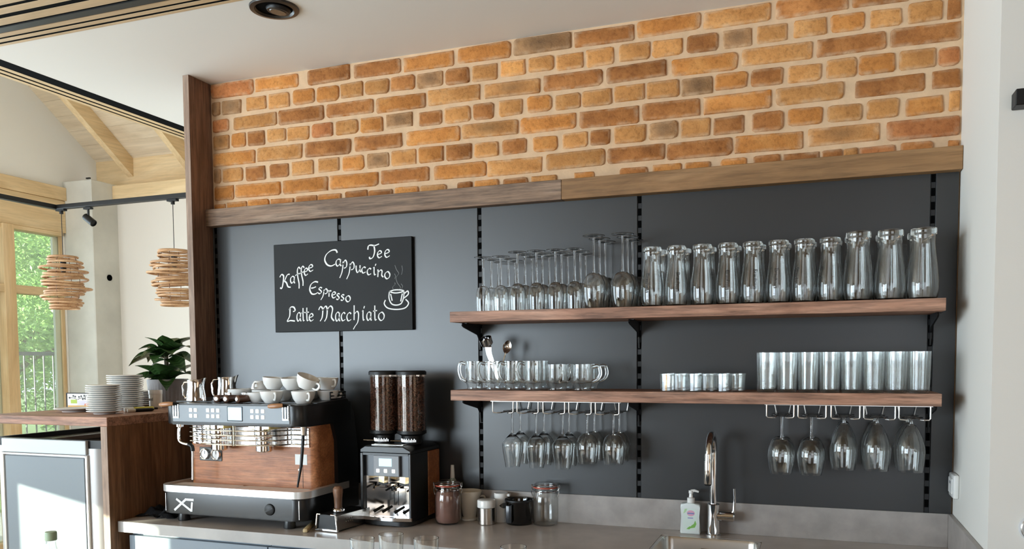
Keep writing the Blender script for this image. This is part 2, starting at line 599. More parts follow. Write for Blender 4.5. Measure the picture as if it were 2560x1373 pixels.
# ================================================================== the setting
CZ = 2.652           # ceiling height


def struct(name, mb, mat, parent=None, smooth=35):
    o = mb.build(name, mat, parent, smooth)
    if parent is None:
        o['kind'] = 'structure'
    return o


struct('floor', MB().box((-6.3, -6.8, -0.12), (4.3, 3.0, 0.0)), M['floor'])

# back wall with its bricks, panels and shelf rails
wall = struct('wall_back', MB().box((-2.388, 0.0, 0.0), (0.41, 0.14, 2.76)), M['mortar'])
tag(wall, 'brick clad upper wall above dark grey panels behind the coffee counter')


def brick_mesh(w, h, seed):
    rd = random.Random(seed)
    d = 0.0075 + rd.uniform(-0.002, 0.003)
    r = min(h, w) * rd.uniform(0.09, 0.22)
    n = 3
    pts = []
    for (sx, sz, a) in ((1, 1, 0), (-1, 1, 90), (-1, -1, 180), (1, -1, 270)):
        rr = r * rd.uniform(0.6, 1.35)
        cx, cz = sx * (w / 2 - rr), sz * (h / 2 - rr)
        for i in range(n):
            t = R(a + 90 * i / (n - 1))
            pts.append((cx + rr * math.cos(t) + rd.uniform(-1, 1) * 0.0016, cz + rr * math.sin(t) + rd.uniform(-1, 1) * 0.0016))
    mb = MB()
    k = len(pts)
    rings = []
    for ins, y in ((0.0, 0.004), (0.0005, -d * 0.55), (0.0045, -d)):
        ring = []
        for (x, z) in pts:
            L = math.hypot(x, z)
            ring.append(mb.bm.verts.new((x - math.copysign(min(ins, abs(x)), x), y + (rd.uniform(-0.0008, 0.0008) if y < 0 else 0), z - math.copysign(min(ins, abs(z)), z))))
        rings.append(ring)
    for a, b in zip(rings, rings[1:]):
        for i in range(k):
            mb.bm.faces.new((a[i], a[(i + 1) % k], b[(i + 1) % k], b[i]))
    mb.bm.faces.new(rings[-1])
    return mb


BZ0, BP, BH = 2.6175, 0.0697, 0.0590
for ri, row in enumerate(BRICKS):
    zc = BZ0 - BP * ri
    for bi, tok in enumerate(row.split()):
        k = tok[-1]
        a, b = tok[:-1].split(',')
        x0, x1 = int(a) / 1000.0, int(b) / 1000.0
        rd = random.Random(ri * 100 + bi)
        h = BH * rd.uniform(0.90, 1.03)
        o = brick_mesh(x1 - x0, h, ri * 1000 + bi).build('brick', M['b' + k], wall, 60)
        o.location = ((x0 + x1) / 2, 0, zc + rd.uniform(-0.0025, 0.0025))
        o.rotation_euler = (0, R(rd.uniform(-0.5, 0.5)), 0)

for (x0, x1) in ((-2.388, -2.3815), (-2.3665, -1.7795), (-1.7645, -1.1795), (-1.1645, -0.5815), (-0.5665, 0.3285), (0.3435, 0.4055)):
    MB().box((x0, -0.012, 0.99), (x1, 0.002, 2.075), 0.0012, 1).build('panel', M['panel'], wall)
RAILS = (-2.374, -1.772, -1.172, -0.574, 0.336)
slot_me = MB().box((-0.0055, -0.0012, -0.012), (0.0055, 0.001, 0.012)).mesh('slot', 0)
slot_me.materials.append(M['slotblack'])
for rx in RAILS:
    rail = MB().box((rx - 0.007, -0.0075, 0.99), (rx + 0.007, 0.001, 2.075)).build('shelf_rail', M['railgrey'], wall)
    for i in range(25):
        inst('slot', slot_me, rail, (rx, -0.0078, 1.035 + i * 0.042))

# ledge of two boards above the panels
ledge = struct('trim_1', MB().box((-2.388, -0.03, 2.066), (0.409, 0.001, 2.12)), M['black'])
tag(ledge, 'wooden ledge of two boards between brick and dark panels')
MB().box((-2.388, -0.052, 2.056), (-0.843, 0.0, 2.126), 0.0015, 1).build('board', M['greywood'], ledge, loc=None)['label'] = 'greyish oak board with wavy grain'
MB().box((-0.8425, -0.0515, 2.056), (0.409, 0.0, 2.126), 0.0015, 1).build('board', M['oak'], ledge)['label'] = 'amber oak board'

# dark upright at the free end of the wall
post = struct('trim_2', MB().box((-2.4175, -0.130, 0.90), (-2.3885, 0.14, CZ), 0.0015, 1), M['walnut_z'])
tag(post, 'dark walnut upright board closing the left end of the brick wall')

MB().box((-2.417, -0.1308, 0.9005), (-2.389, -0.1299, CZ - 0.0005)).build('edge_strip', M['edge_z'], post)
wr = struct('wall_right', MB().box((0.41, -0.556, 0.0), (4.2, 0.14, 2.76)), M['paint'])
struct('wall_side', MB().box((-2.388, 0.14, 0.0), (-2.25, 2.7, 2.76)), M['paint'])
struct('wall_far', MB().box((-5.7, 2.712, 0.0), (-2.25, 2.85, 2.89)), M['beige'])

# ceiling: white soffit, dark shadow gaps and pale timber slats
ceil = struct('ceiling', MB().box((-2.933, -0.616, CZ), (4.2, 2.85, CZ + 0.11)), M['ceil'])
MB().box((-3.10, -6.8, CZ + 0.0004), (-2.933, 2.85, CZ + 0.12)).build('shadow_gap', M['slotblack'], ceil)
MB().box((-2.933, -6.8, CZ + 0.0004), (4.2, -0.616, CZ + 0.12)).build('shadow_gap', M['slotblack'], ceil)
for (x0, x1) in ((-3.025, -2.998), (-3.064, -3.040), (-3.100, -3.078)):
    MB().box((x0, -0.9, CZ - 0.0008), (x1, 2.85, CZ + 0.0003)).build('slat', M['spruce'], ceil)
MB().box((-2.997, -0.70, CZ - 0.0008), (-2.9335, 2.85, CZ + 0.0003)).build('light_track', M['slotblack'], ceil)
slat_y = [(-0.630, -0.616), (-0.663, -0.643), (-0.701, -0.675), (-0.791, -0.750), (-0.849, -0.814), (-0.902, -0.866)]
yy = -0.922
while yy > -6.6:
    slat_y.append((yy - 0.036, yy))
    yy -= 0.056
for (y0, y1) in slat_y:
    MB().box((-3.10, y0, CZ - 0.0008), (4.2, y1, CZ + 0.0003)).build('slat', M['slatwood'], ceil)
MB().box((-2.99, -0.742, CZ - 0.004), (4.2, -0.709, CZ + 0.0003)).build('light_track', M['black'], ceil)

# hall beyond the bar: gable wall with glazing, column, beams and roof
gab = MB()
ZH = 2.587
for (y0, y1, z0, z1) in ((-6.8, -6.30, 0, 2.99), (-6.30, -4.40, 2.45, 2.99), (-4.40, -4.23, 0, 2.99), (-4.23, -3.38, 1.60, 2.99), (-4.23, -3.38, 0, 0.3),
                         (-3.38, -2.75, 0, 2.99), (-2.75, 1.55, 2.95, 2.99), (1.55, 2.44, 2.95, 2.99), (2.44, 2.85, 0, 2.99)):
    gab.box((-6.16, y0, z0), (-6.0, y1, z1))
RIDGE = -1.83
EAVE = lambda y: 3.24 + (2.83 - y) * 0.717 if y >= RIDGE else 3.24 + (y + 6.49) * 0.717
gab.prism([(-6.8, 2.99), (2.85, 2.99), (2.85, EAVE(2.85)), (RIDGE, EAVE(RIDGE)), (-6.8, EAVE(-6.8))], -6.16, -6.0, 'yz')
wl = struct('wall_left', gab, M['paint'])
MB().box((-6.04, -2.75, 2.857), (-5.955, 2.44, 2.965), 0.003, 1).build('header_beam', M['spruce'], wl)
MB().box((-6.04, -2.75, ZH), (-5.975, 2.44, 2.856), 0.003, 1).build('header_beam', M['spruce'], wl)
col = struct('column', MB().box((-6.0, 2.44, 0), (-5.683, 2.75, 3.02), 0.006, 1), M['concrete'])
tag(col, 'grey concrete column in the corner of the hall')
MB().lathe([(0.0, -0.002), (0.026, -0.002), (0.026, 0.004), (0.020, 0.004), (0.018, -0.001), (0, -0.001)], 20, (-5.681, 2.60, 2.215), 'x').build('socket_hole', M['slotblack'], col)
MB().box((-5.72, 2.425, 3.02), (-5.68, 2.44, 3.03)).build('bracket', M['black'], col)

fb = struct('trim_3', MB().box((-5.683, 2.66, 2.885), (-2.39, 2.80, 3.005), 0.003, 1), M['spruce_x'])
tag(fb, 'pale spruce beam along the top of the far wall')
eb = struct('trim_4', MB().box((-6.0, 2.80, 3.03), (-3.1, 2.85, 3.30)), M['spruce_x'])
tag(eb, 'pale spruce eaves board under the sloping roof')

roof = MB()
for (y0, y1) in ((2.95, RIDGE), (RIDGE, -6.9)):
    roof.prism([(y0, EAVE(y0) + 0.018), (y1, EAVE(y1) + 0.018), (y1, EAVE(y1) + 0.12), (y0, EAVE(y0) + 0.12)], -6.3, -3.05, 'yz')
rf = struct('roof', roof, M['board'])
tag(rf, 'sloping roof of pale boards over the hall')
nb = 26
for i in range(nb):                       # boards on the slope in view
    y0 = 2.90 - i * 0.125
    y1 = y0 - 0.121
    MB().prism([(y0, EAVE(y0)), (y1, EAVE(y1)), (y1, EAVE(y1) + 0.02), (y0, EAVE(y0) + 0.02)], -6.0, -3.1, 'yz').build('board', M['board'], rf)
for x0 in (-5.64, -5.006, -4.372, -3.738):
    MB().prism([(2.80, EAVE(2.80) - 0.16), (2.80, EAVE(2.80) - 0.001), (RIDGE, EAVE(RIDGE) - 0.001), (RIDGE, EAVE(RIDGE) - 0.16)], x0, x0 + 0.06, 'yz').build('rafter', M['spruce'], rf)
struct('wall_fascia', MB().box((-3.10, -6.8, CZ + 0.12), (-3.08, 2.85, 7.0)), M['ceil'])

# glazing in the gable wall
def window(idx, y0, y1, z0, z1, label, transom=None, mull=()):
    fr = MB()
    w = 0.06
    fr.box((-6.10, y0, z0), (-5.97, y0 + w, z1), 0.003, 1)
    fr.box((-6.10, y1 - w * 0.55, z0), (-6.02, y1, z1), 0.003, 1)
    o = struct('window_%d' % idx, fr, M['spruce_z'])
    tag(o, label)
    MB().box((-6.10, y0 + w, z1 - 0.03), (-5.97, y1 - w * 0.55, z1), 0.003, 1).build('head_rail', M['spruce'], o)
    MB().box((-6.10, y0 + w, z0), (-5.97, y1 - w * 0.55, z0 + 0.07), 0.003, 1).build('bottom_rail', M['spruce'], o)
    zz = [z0 + 0.07]
    if transom:
        MB().box((-6.09, y0 + w, transom - 0.032), (-5.96, y1 - w * 0.55, transom + 0.032), 0.003, 1).build('transom', M['spruce'], o)
        zz += [transom - 0.032, transom + 0.032]
    zz.append(z1 - 0.03)
    ys = [y0 + w] + [v for mm in mull for v in (mm - 0.05, mm + 0.05)] + [y1 - w * 0.55]
    for mm in mull:
        MB().box((-6.10, mm - 0.05, z0), (-5.955, mm + 0.05, z1), 0.003, 1).build('mullion', M['spruce_z'], o)
    for i in range(0, len(zz), 2):
        for j in range(0, len(ys), 2):
            MB().box((-6.045, ys[j], zz[i]), (-6.035, ys[j + 1], zz[i + 1])).build('pane', M['windowglass'], o)
    return o


window(1, -2.75, 2.44, 0.0, ZH, 'tall spruce framed window looking onto green trees beside the concrete column', 2.08, (-1.7, -0.6, 0.5, 1.89))
window(2, -6.30, -4.40, 0.0, 2.45, 'tall spruce framed side window near the rear of the hall', None, (-5.35,))
window(3, -4.23, -3.38, 0.3, 1.60, 'small spruce framed side window')

# rear wall behind the viewer, with two wide windows
rw = MB()
for (x0, x1, z0, z1) in ((-6.16, -5.8, 0, 3.2), (-5.8, -3.2, 2.5, 3.2), (-5.8, -3.2, 0, 0.4), (-3.2, 0.1, 0, 3.2), (0.1, 2.8, 2.5, 3.2), (0.1, 2.8, 0, 0.4), (2.8, 4.2, 0, 3.2)):
    rw.box((x0, -6.8, z0), (x1, -6.6, z1))
struct('wall_rear', rw, M['rearwood'])
struct('wall_end', MB().box((4.2, -6.8, 0), (4.35, 0.14, 2.76)), M['rearwood'])
for k, (x0, x1) in enumerate(((-5.8, -3.2), (0.1, 2.8))):
    f = MB()
    for a in (x0, x1 - 0.07):
        f.box((a, -6.74, 0.4), (a + 0.07, -6.62, 2.5))
    f.box((x0, -6.74, 0.4), (x1, -6.62, 0.47)).box((x0, -6.74, 2.43), (x1, -6.62, 2.5))
    for q in (1, 2):
        a = x0 + (x1 - x0) * q / 3
        f.box((a - 0.045, -6.60, 0.4), (a + 0.045, -6.36, 2.5))
    o = struct('window_%d' % (4 + k), f, M['spruce_z'])

# outdoors
struct('ground_outside', MB().box((-40, -40, -0.3), (-6.16, 40, -0.13)), plain('lawn', (0.16, 0.24, 0.07), 0.9, var=0.3, vscale=2))
struct('terrace', MB().box((-7.9, -8, -0.13), (-6.16, 8, -0.06)), plain('paving', (0.45, 0.42, 0.38), 0.8, var=0.1))

# ================================================================== outdoors: sun blockers, trees, fence
leaf_m, nt, b, out = new_mat('tree_leaf')
oi = N(nt, 'ShaderNodeObjectInfo')
n1 = noise(nt, coords(nt), 3.5, 5)
rp = ramp(nt, [(0.32, (0.10, 0.24, 0.06)), (0.5, (0.27, 0.45, 0.13)), (0.68, (0.50, 0.64, 0.26))])
nt.links.new(n1.outputs['Fac'], rp.inputs[0])
nt.links.new(rp.outputs[0], b.inputs['Base Color'])
b.inputs['Roughness'].default_value = 0.5
tl = N(nt, 'ShaderNodeBsdfTranslucent')
nt.links.new(rp.outputs[0], tl.inputs[0])
mx = N(nt, 'ShaderNodeMixShader')
mx.inputs[0].default_value = 0.45
nt.links.new(b.outputs[0], mx.inputs[1])
nt.links.new(tl.outputs[0], mx.inputs[2])
nt.links.new(mx.outputs[0], out.inputs['Surface'])
M['treeleaf'] = leaf_m
M['bark'] = plain('bark', (0.12, 0.085, 0.06), 0.9, var=0.3, vscale=20)


def leaf_cloud(blobs, n, size, seed):
    rd = random.Random(seed)
    vs_, fs = [], []
    for (cx, cy_, cz, rx, ry, rz), share in blobs:
        for _ in range(int(n * share)):
            th, ph = rd.uniform(0, 2 * PI), math.acos(rd.uniform(-1, 1))
            rr = rd.uniform(0.55, 1.0)
            c = Vector((cx + rx * rr * math.sin(ph) * math.cos(th), cy_ + ry * rr * math.sin(ph) * math.sin(th), cz + rz * rr * math.cos(ph)))
            a = Vector((rd.gauss(0, 1), rd.gauss(0, 1), rd.gauss(0, 0.7))).normalized()
            bb = a.cross(Vector((rd.gauss(0, 1), rd.gauss(0, 1), rd.gauss(0, 1)))).normalized()
            s_ = size * rd.uniform(0.7, 1.4)
            i = len(vs_)
            vs_ += [c - a * s_, c + bb * s_ * 0.45, c + a * s_, c - bb * s_ * 0.45]
            fs.append((i, i + 1, i + 2, i + 3))
    me = bpy.data.meshes.new('crown')
    me.from_pydata([tuple(v) for v in vs_], [], fs)
    return me


TREES = [((-9.6, 4.6), 3.9, 'broad leafy tree seen through the upper window pane left of the lamp'),
         ((-11.0, 7.4), 5.0, 'tall pale green tree behind the fence, close to the column'),
         ((-15.0, 11.2), 6.4, 'distant large tree filling the back of the window view')]
for i, ((tx, ty), th, lab) in enumerate(TREES):
    t = thing('tree', lab, 'tree', (tx, ty, -0.2), 0, 'trees outside the window')
    tr = MB()
    tr.tube([(0, 0, 0), (0.04, 0.02, th * 0.3), (-0.05, 0.03, th * 0.6), (0.02, 0, th * 0.85)], [0.13, 0.11, 0.08, 0.03], 10)
    for k in range(5):
        a = k * 1.3 + i
        z = th * (0.35 + 0.1 * k)
        tr.tube([(0, 0, z), (math.cos(a) * 0.5, math.sin(a) * 0.5, z + 0.35), (math.cos(a) * 0.95, math.sin(a) * 0.95, z + 0.5)], [0.05, 0.035, 0.012], 6)
    tr.build('trunk', M['bark'], t)
    s_ = th / 4.0
    blobs = [((0, 0, th * 0.62, 1.25 * s_, 1.25 * s_, 1.2 * s_), 0.4), ((0.5 * s_, 0.6 * s_, th * 0.42, 0.9 * s_, 0.9 * s_, 0.9 * s_), 0.25),
             ((-0.5 * s_, -0.6 * s_, th * 0.45, 0.9 * s_, 0.9 * s_, 0.8 * s_), 0.2), ((0, 0, th * 0.85, 0.8 * s_, 0.8 * s_, 0.7 * s_), 0.15)]
    me = leaf_cloud(blobs, 20000, 0.034 + 0.016 * i, 5 + i)
    me.materials.append(M['treeleaf'])
    inst('crown', me, t)
for i, (hx, hy) in enumerate(((-8.75, 2.75), (-9.0, 6.35))):
    t = thing('shrub', ['low green shrub behind the fence beside the window mullion', 'loose green shrub past the end of the fence'][i], 'shrub', (hx, hy, -0.2), 0, 'shrubs behind the fence')
    MB().tube([(0, 0, 0), (0.05, 0, 0.5), (0.0, 0.05, 1.0)], [0.05, 0.04, 0.015], 6).build('stem', M['bark'], t)
    me = leaf_cloud([((0, 0, 0.75, 0.7, 0.7, 0.75), 1.0)], 3500, 0.04, 40 + i)
    me.materials.append(M['treeleaf'])
    inst('foliage', me, t)
# unseen green blocks, added to keep the low sun off the windows
hd = thing('clipped_hedge', 'tall clipped green hedge beside the rear of the building', 'hedge', (-8.6, -9.3, -0.2))
MB().box((-0.4, -5.0, 0), (0.4, 2.40, 3.6), 0.1, 2).build('foliage', plain('hedge_green', (0.05, 0.10, 0.03), 0.9, var=0.4, vscale=12, bmp=0.6), hd)
hd = thing('clipped_hedge', 'tall clipped green hedge beside the middle of the building', 'hedge', (-8.6, -2.6, -0.2))
MB().box((-0.4, -2.85, 0), (0.4, 3.0, 3.9), 0.1, 2).build('foliage', bpy.data.materials['hedge_green'], hd)
fe = thing('metal_fence', 'dark metal bar fence outside the window', 'fence', (-8.0, 4.0, -0.13))
MB().box((-0.02, -1.6, 1.70), (0.02, 1.6, 1.74)).build('top_rail', M['railgrey'], fe)
MB().box((-0.02, -1.6, 0.25), (0.02, 1.6, 0.29)).build('bottom_rail', M['railgrey'], fe)
bar_me = MB().box((-0.006, -0.006, 0.0), (0.006, 0.006, 1.72)).mesh('bar', 0)
bar_me.materials.append(M['railgrey'])
for i in range(27):
    inst('bar', bar_me, fe, (0, -1.56 + i * 0.12, 0))

# ================================================================== ceiling spotlight, hall lamps
sp = thing('ceiling_spotlight', 'round black recessed spotlight in the white ceiling', 'spotlight', (-1.68, -0.53, CZ))
MB().lathe([(0.058, 0.0), (0.064, -0.008), (0.078, -0.006), (0.080, 0.0)], 40).build('ring', plain('spot_ring', (0.02, 0.018, 0.016), 0.3), sp)
MB().lathe([(0, 0.0005), (0.060, 0.0005), (0.060, -0.001), (0.0, -0.001)], 36).build('recess', M['slotblack'], sp)
MB().lathe([(0.0, -0.012), (0.036, -0.012), (0.040, -0.006), (0.040, -0.0005)], 30).move(Matrix.Translation((0.012, 0.006, 0)) @ Matrix.Rotation(R(8), 4, 'Y')).build('lamp_head', M['black'], sp)
MB().lathe([(0.0, -0.014), (0.026, -0.014), (0.028, -0.012), (0, -0.012)], 24).move(Matrix.Translation((0.012, 0.006, 0)) @ Matrix.Rotation(R(8), 4, 'Y')).build('lens', plain('spot_lens', (0.04, 0.036, 0.03), 0.2), sp)

tk = thing('ceiling_track', 'black lighting track running across the hall to the upright', 'track', (-4.64, 1.19, 2.5))
MB().box((-0.02, -1.6, -0.014), (0.02, 0.02, 0.014), 0.002, 1).build('track_bar', M['black'], tk)
MB().box((0.02, -0.02, -0.014), (2.2, 0.02, 0.014), 0.002, 1).build('track_bar', M['black'], tk)
for p in ((0.0, -1.55), (1.9, 0.0)):
    MB().tube([(p[0], p[1], 0.012), (p[0], p[1], 1.93 if p[1] > -1 else 2.9)], 0.004, 6).build('suspension_wire', M['black'], tk)
ts = thing('track_spotlight', 'small black cylinder spotlight clipped to the track before the column', 'spotlight', (-4.37, 1.19, 2.482))
MB().box((-0.03, -0.012, -0.012), (0.03, 0.012, 0.0)).build('adapter', M['black'], ts)
MB().tube([(0, 0, -0.01), (0, 0, -0.05)], 0.007, 8).build('stem', M['black'], ts)
MB().lathe([(0, 0), (0.020, 0.0), (0.023, 0.004), (0.023, 0.085), (0.019, 0.088), (0.018, 0.08), (0, 0.078)], 20).move(Matrix.Translation((-0.028, 0, -0.055)) @ Matrix.Rotation(R(125), 4, 'Y')).build('lamp_head', M['black'], ts)

rattan = wood('rattan', (0.42, 0.22, 0.10), (0.56, 0.32, 0.16), (0.68, 0.44, 0.25), 0, 2.0, 0.6, streak=0.25)


def rattan_lamp(label, loc, seed):
    t = thing('pendant_lamp', label, 'pendant lamp', loc, 0, 'rattan pendant lamps in the hall')
    rd = random.Random(seed)
    H, D = 0.33, 0.155
    zt = 2.486 - loc[2]
    MB().tube([(0, 0, zt - 0.02), (0, 0, 0.0)], 0.0022, 6).build('cord', M['black'], t)
    MB().box((-0.035, -0.014, -0.012), (0.035, 0.014, 0.002)).lathe([(0.012, -0.03), (0.012, -0.012)], 10, capb=True).move(Matrix.Translation((0, 0, zt))).build('adapter', M['black'], t)
    MB().lathe([(0, 0.0), (0.018, 0.0), (0.018, -0.06), (0.012, -0.075), (0, -0.075)], 16, (0, 0, -0.03)).build('lamp_holder', M['black'], t)
    for k in range(4):
        a = k * PI / 2 + 0.4
        pts = []
        for i in range(9):
            z = -0.004 - H * i / 8
            r = 0.076 + 0.026 * math.sin(PI * i / 8)
            pts.append((r * math.cos(a), r * math.sin(a), z))
        MB().tube(pts, 0.002, 6).build('rib', M['walnut_z'], t)
    n = 19
    for i in range(n):
        f = i / (n - 1)
        z = -0.008 - H * f
        base = 0.076 + 0.046 * math.sin(PI * (0.06 + 0.88 * f))
        ox, oy = rd.uniform(-0.030, 0.030), rd.uniform(-0.030, 0.030)
        ex, a0 = rd.uniform(0.94, 1.06), rd.uniform(0, PI)
        tilt, td = rd.uniform(-0.09, 0.09), rd.uniform(0, 2 * PI)
        if i in (0, n - 1):
            ox = oy = tilt = 0
        pts = []
        for j in range(30):
            an = 2 * PI * j / 30
            x = base * ex * math.cos(an)
            y = base / ex * math.sin(an)
            x, y = x * math.cos(a0) - y * math.sin(a0) + ox, x * math.sin(a0) + y * math.cos(a0) + oy
            pts.append((x, y, z + tilt * (x * math.cos(td) + y * math.sin(td))))
        MB().tube(pts, 0.0070, 6, closed=True, flat=1.0).build('hoop', rattan, t)
    return t


rattan_lamp('rattan hoop pendant lamp hanging in front of the window', (-4.600, 1.19, 2.185), 3)
rattan_lamp('rattan hoop pendant lamp half hidden by the dark upright', (-3.700, 1.20, 2.180), 9)

# ================================================================== worktop, splash boards, cabinets
SX0, SX1, SY0, SY1 = -0.478, -0.152, -0.455, -0.104
wt = thing('worktop', 'grey stone look worktop with a sink cut out', 'worktop', (0, 0, 0))
w = MB()
CX0, CX1, CY0, CT = -2.435, 0.409, -0.515, 0.90
w.box((CX0, CY0, 0.860), (SX0, -0.0005, CT)).box((SX1, CY0, 0.860), (CX1, -0.0005, CT)).box((SX0, CY0, 0.860), (SX1, SY0, CT)).box((SX0, SY1, 0.860), (SX1, -0.0005, CT))
w.build('slab', M['worktop'], wt)
MB().box((CX0, CY0 - 0.001, 0.8605), (CX1, CY0, 0.8995)).build('front_edge', plain('edge_laminate', (0.40, 0.38, 0.36), 0.35, var=0.1, vscale=9), wt)
tag(MB().box((-2.38, -0.018, CT), (0.397, -0.0125, 1.006), 0.001, 1).build('backsplash', M['splash']), 'low grey stone look splash board behind the worktop', 'splash board')
tag(MB().box((0.397, -0.53, CT), (0.4095, -0.0125, 1.006), 0.001, 1).build('backsplash', M['splash']), 'short grey splash board against the white side wall', 'splash board')
xs = [-2.41, -1.785, -1.16, -0.56, 0.02, 0.40]
for i in range(5):
    t = thing('base_cabinet', ['blue grey base cabinet under the coffee machine', 'blue grey base cabinet under the coffee grinder', 'blue grey base cabinet under the glass jars', 'blue grey base cabinet under the sink', 'narrow blue grey base cabinet beside the white wall'][i], 'cabinet', (xs[i], -0.49, 0), 0, 'base cabinets under the worktop')
    wd = xs[i + 1] - xs[i]
    MB().box((0.001, 0.02, 0.1), (wd - 0.001, 0.46, 0.62 if i == 3 else 0.8595)).build('body', M['cabinet'], t)
    d = MB().box((0.002, 0, 0.11), (wd - 0.002, 0.019, 0.845), 0.001, 1).build('door', M['cabinet'], t)
    MB().box((0.02, 0.04, 0.0), (wd - 0.02, 0.44, 0.1)).build('plinth', M['black'], t)

# sink, tap and soap
sk = thing('sink', 'rectangular stainless steel sink let into the worktop', 'sink', (0, 0, 0))
s_ = MB()
o0 = rrect(SX0 + 0.001, SY0 + 0.001, SX1 - 0.001, SY1 - 0.001, 0.03)
loops = []
for ins, z in ((0.0, 0.8995), (0.008, 0.899), (0.012, 0.890), (0.018, 0.72), (0.04, 0.705)):
    pts = rrect(SX0 + 0.001 + ins, SY0 + 0.001 + ins, SX1 - 0.001 - ins, SY1 - 0.001 - ins, 0.03)
    loops.append([s_.bm.verts.new((p[0], p[1], z)) for p in pts])
for a, b_ in zip(loops, loops[1:]):
    for i in range(len(a)):
        j = (i + 1) % len(a)
        s_.bm.faces.new((a[i], a[j], b_[j], b_[i]))
s_.bm.faces.new(loops[-1])
s_.build('basin', M['steel'], sk)
MB().prism(rrect(-0.345, 0.850, -0.300, 0.866, 0.003), SY1 - 0.018, SY1 - 0.014, 'xz').build('overflow_plate', M['chrome'], sk)
MB().prism(rrect(-0.341, 0.853, -0.304, 0.863, 0.002), SY1 - 0.0185, SY1 - 0.0175, 'xz').build('overflow_slot', M['railgrey'], sk)
MB().lathe([(0, 0.7055), (0.03, 0.7055), (0.04, 0.707), (0.042, 0.7055)], 24, (-0.315, -0.28, 0.0005)).build('drain', M['chrome'], sk)

fx, fy = -0.312, -0.060
fc = thing('kitchen_tap', 'tall chrome kitchen tap with a pull out spray head', 'tap', (fx, fy, CT))
MB().lathe([(0, 0), (0.026, 0), (0.026, 0.004), (0.0215, 0.006), (0.0205, 0.105), (0.018, 0.108), (0, 0.108)], 28).build('body', M['chrome'], fc)
pts = [(0, 0, 0.10), (0, 0, 0.20), (0, 0, 0.265)] + [(0, -0.068 + 0.068 * math.cos(R(a)), 0.278 + 0.068 * math.sin(R(a))) for a in range(0, 181, 12)] + [(-0.002, -0.137, 0.27)]
MB().tube(pts, 0.0112, 16).build('spout', M['chrome'], fc)
MB().lathe([(0, 0), (0.0115, 0), (0.0128, 0.003), (0.0124, 0.072), (0.0112, 0.076), (0.0112, 0.095), (0.0105, 0.098)], 24, (-0.002, -0.137, 0.193)).build('spray_head', plain('warm_chrome', (0.85, 0.82, 0.77), 0.12, 1.0), fc)
MB().lathe([(0, -0.004), (0.0105, -0.004), (0.0118, 0.0), (0, 0.0)], 20, (-0.002, -0.137, 0.193)).build('nozzle', M['black'], fc)
MB().lathe([(0.017, 0.0), (0.0175, 0.052), (0.014, 0.056), (0, 0.056)], 24, (0.014, 0, 0.066), 'x').move(Matrix.Identity(4)).build('lever_hub', M['chrome'], fc)
MB().tube([(0.058, 0, 0.072), (0.068, -0.002, 0.086), (0.070, -0.004, 0.13), (0.068, -0.006, 0.162)], [0.009, 0.006, 0.0042, 0.004], 12).build('lever', M['chrome'], fc)

sx, sy = -0.387, -0.052
so = thing('soap_bottle', 'white pump bottle of hand soap with a green leaf label', 'soap bottle', (sx, sy, CT))
prof = [(-0.032, 0.0), (0.032, 0.0), (0.034, 0.006), (0.0315, 0.035), (0.030, 0.06), (0.0325, 0.09), (0.033, 0.098), (0.030, 0.103), (0.012, 0.105), (-0.012, 0.105), (-0.030, 0.103), (-0.033, 0.098), (-0.0325, 0.09), (-0.030, 0.06), (-0.0315, 0.035), (-0.034, 0.006)]
MB().prism(prof, -0.0185, 0.0185, 'xz', 0.006, 3).build('bottle', plain('pearl_soap', (0.80, 0.86, 0.84), 0.25), so)
MB().lathe([(0.010, 0.104), (0.013, 0.106), (0.013, 0.122), (0.007, 0.124), (0.006, 0.136), (0.008, 0.137), (0.008, 0.147), (0, 0.149)], 18).build('pump', M['white'], so)
MB().tube([(0, 0, 0.144), (0.012, 0, 0.147), (0.026, 0, 0.143)], [0.006, 0.005, 0.0035], 8).build('nozzle', M['white'], so)


def decal(mat, pts, y, parent, name, th=0.0004):
    return MB().prism(pts, y - th, y, 'xz').build(name, mat, parent, 0)


yf = -0.0186
decal(plain('label_pale', (0.75, 0.86, 0.80), 0.4), rrect(-0.024, 0.012, 0.024, 0.088, 0.012), yf, so, 'label')
decal(plain('label_pink', (0.78, 0.42, 0.55), 0.4), [(0.002 + 0.013 * math.cos(2 * PI * i / 20), 0.072 + 0.010 * math.sin(2 * PI * i / 20)) for i in range(20)], yf - 0.0005, so, 'label_badge')
decal(plain('label_blue', (0.22, 0.27, 0.55), 0.4), rrect(-0.009, 0.0695, 0.013, 0.0735, 0.0015), yf - 0.001, so, 'label_bar')
decal(plain('label_violet', (0.35, 0.36, 0.62), 0.4), rrect(-0.008, 0.054, 0.010, 0.0575, 0.001), yf - 0.0005, so, 'label_bar')
lg = plain('label_green', (0.25, 0.55, 0.12), 0.4)
decal(lg, [(-0.002, 0.020), (0.016, 0.024), (0.021, 0.036), (0.017, 0.048), (0.012, 0.036), (0.004, 0.030)], yf - 0.0005, so, 'label_leaf')
decal(lg, [(-0.012, 0.018), (-0.002, 0.017), (0.004, 0.024), (0.0, 0.028), (-0.006, 0.024)], yf - 0.0007, so, 'label_leaf')
decal(plain('label_leafpale', (0.50, 0.72, 0.42), 0.4), [(-0.023, 0.070), (-0.018, 0.086), (-0.010, 0.087), (-0.014, 0.076)], yf - 0.0005, so, 'label_leaf')

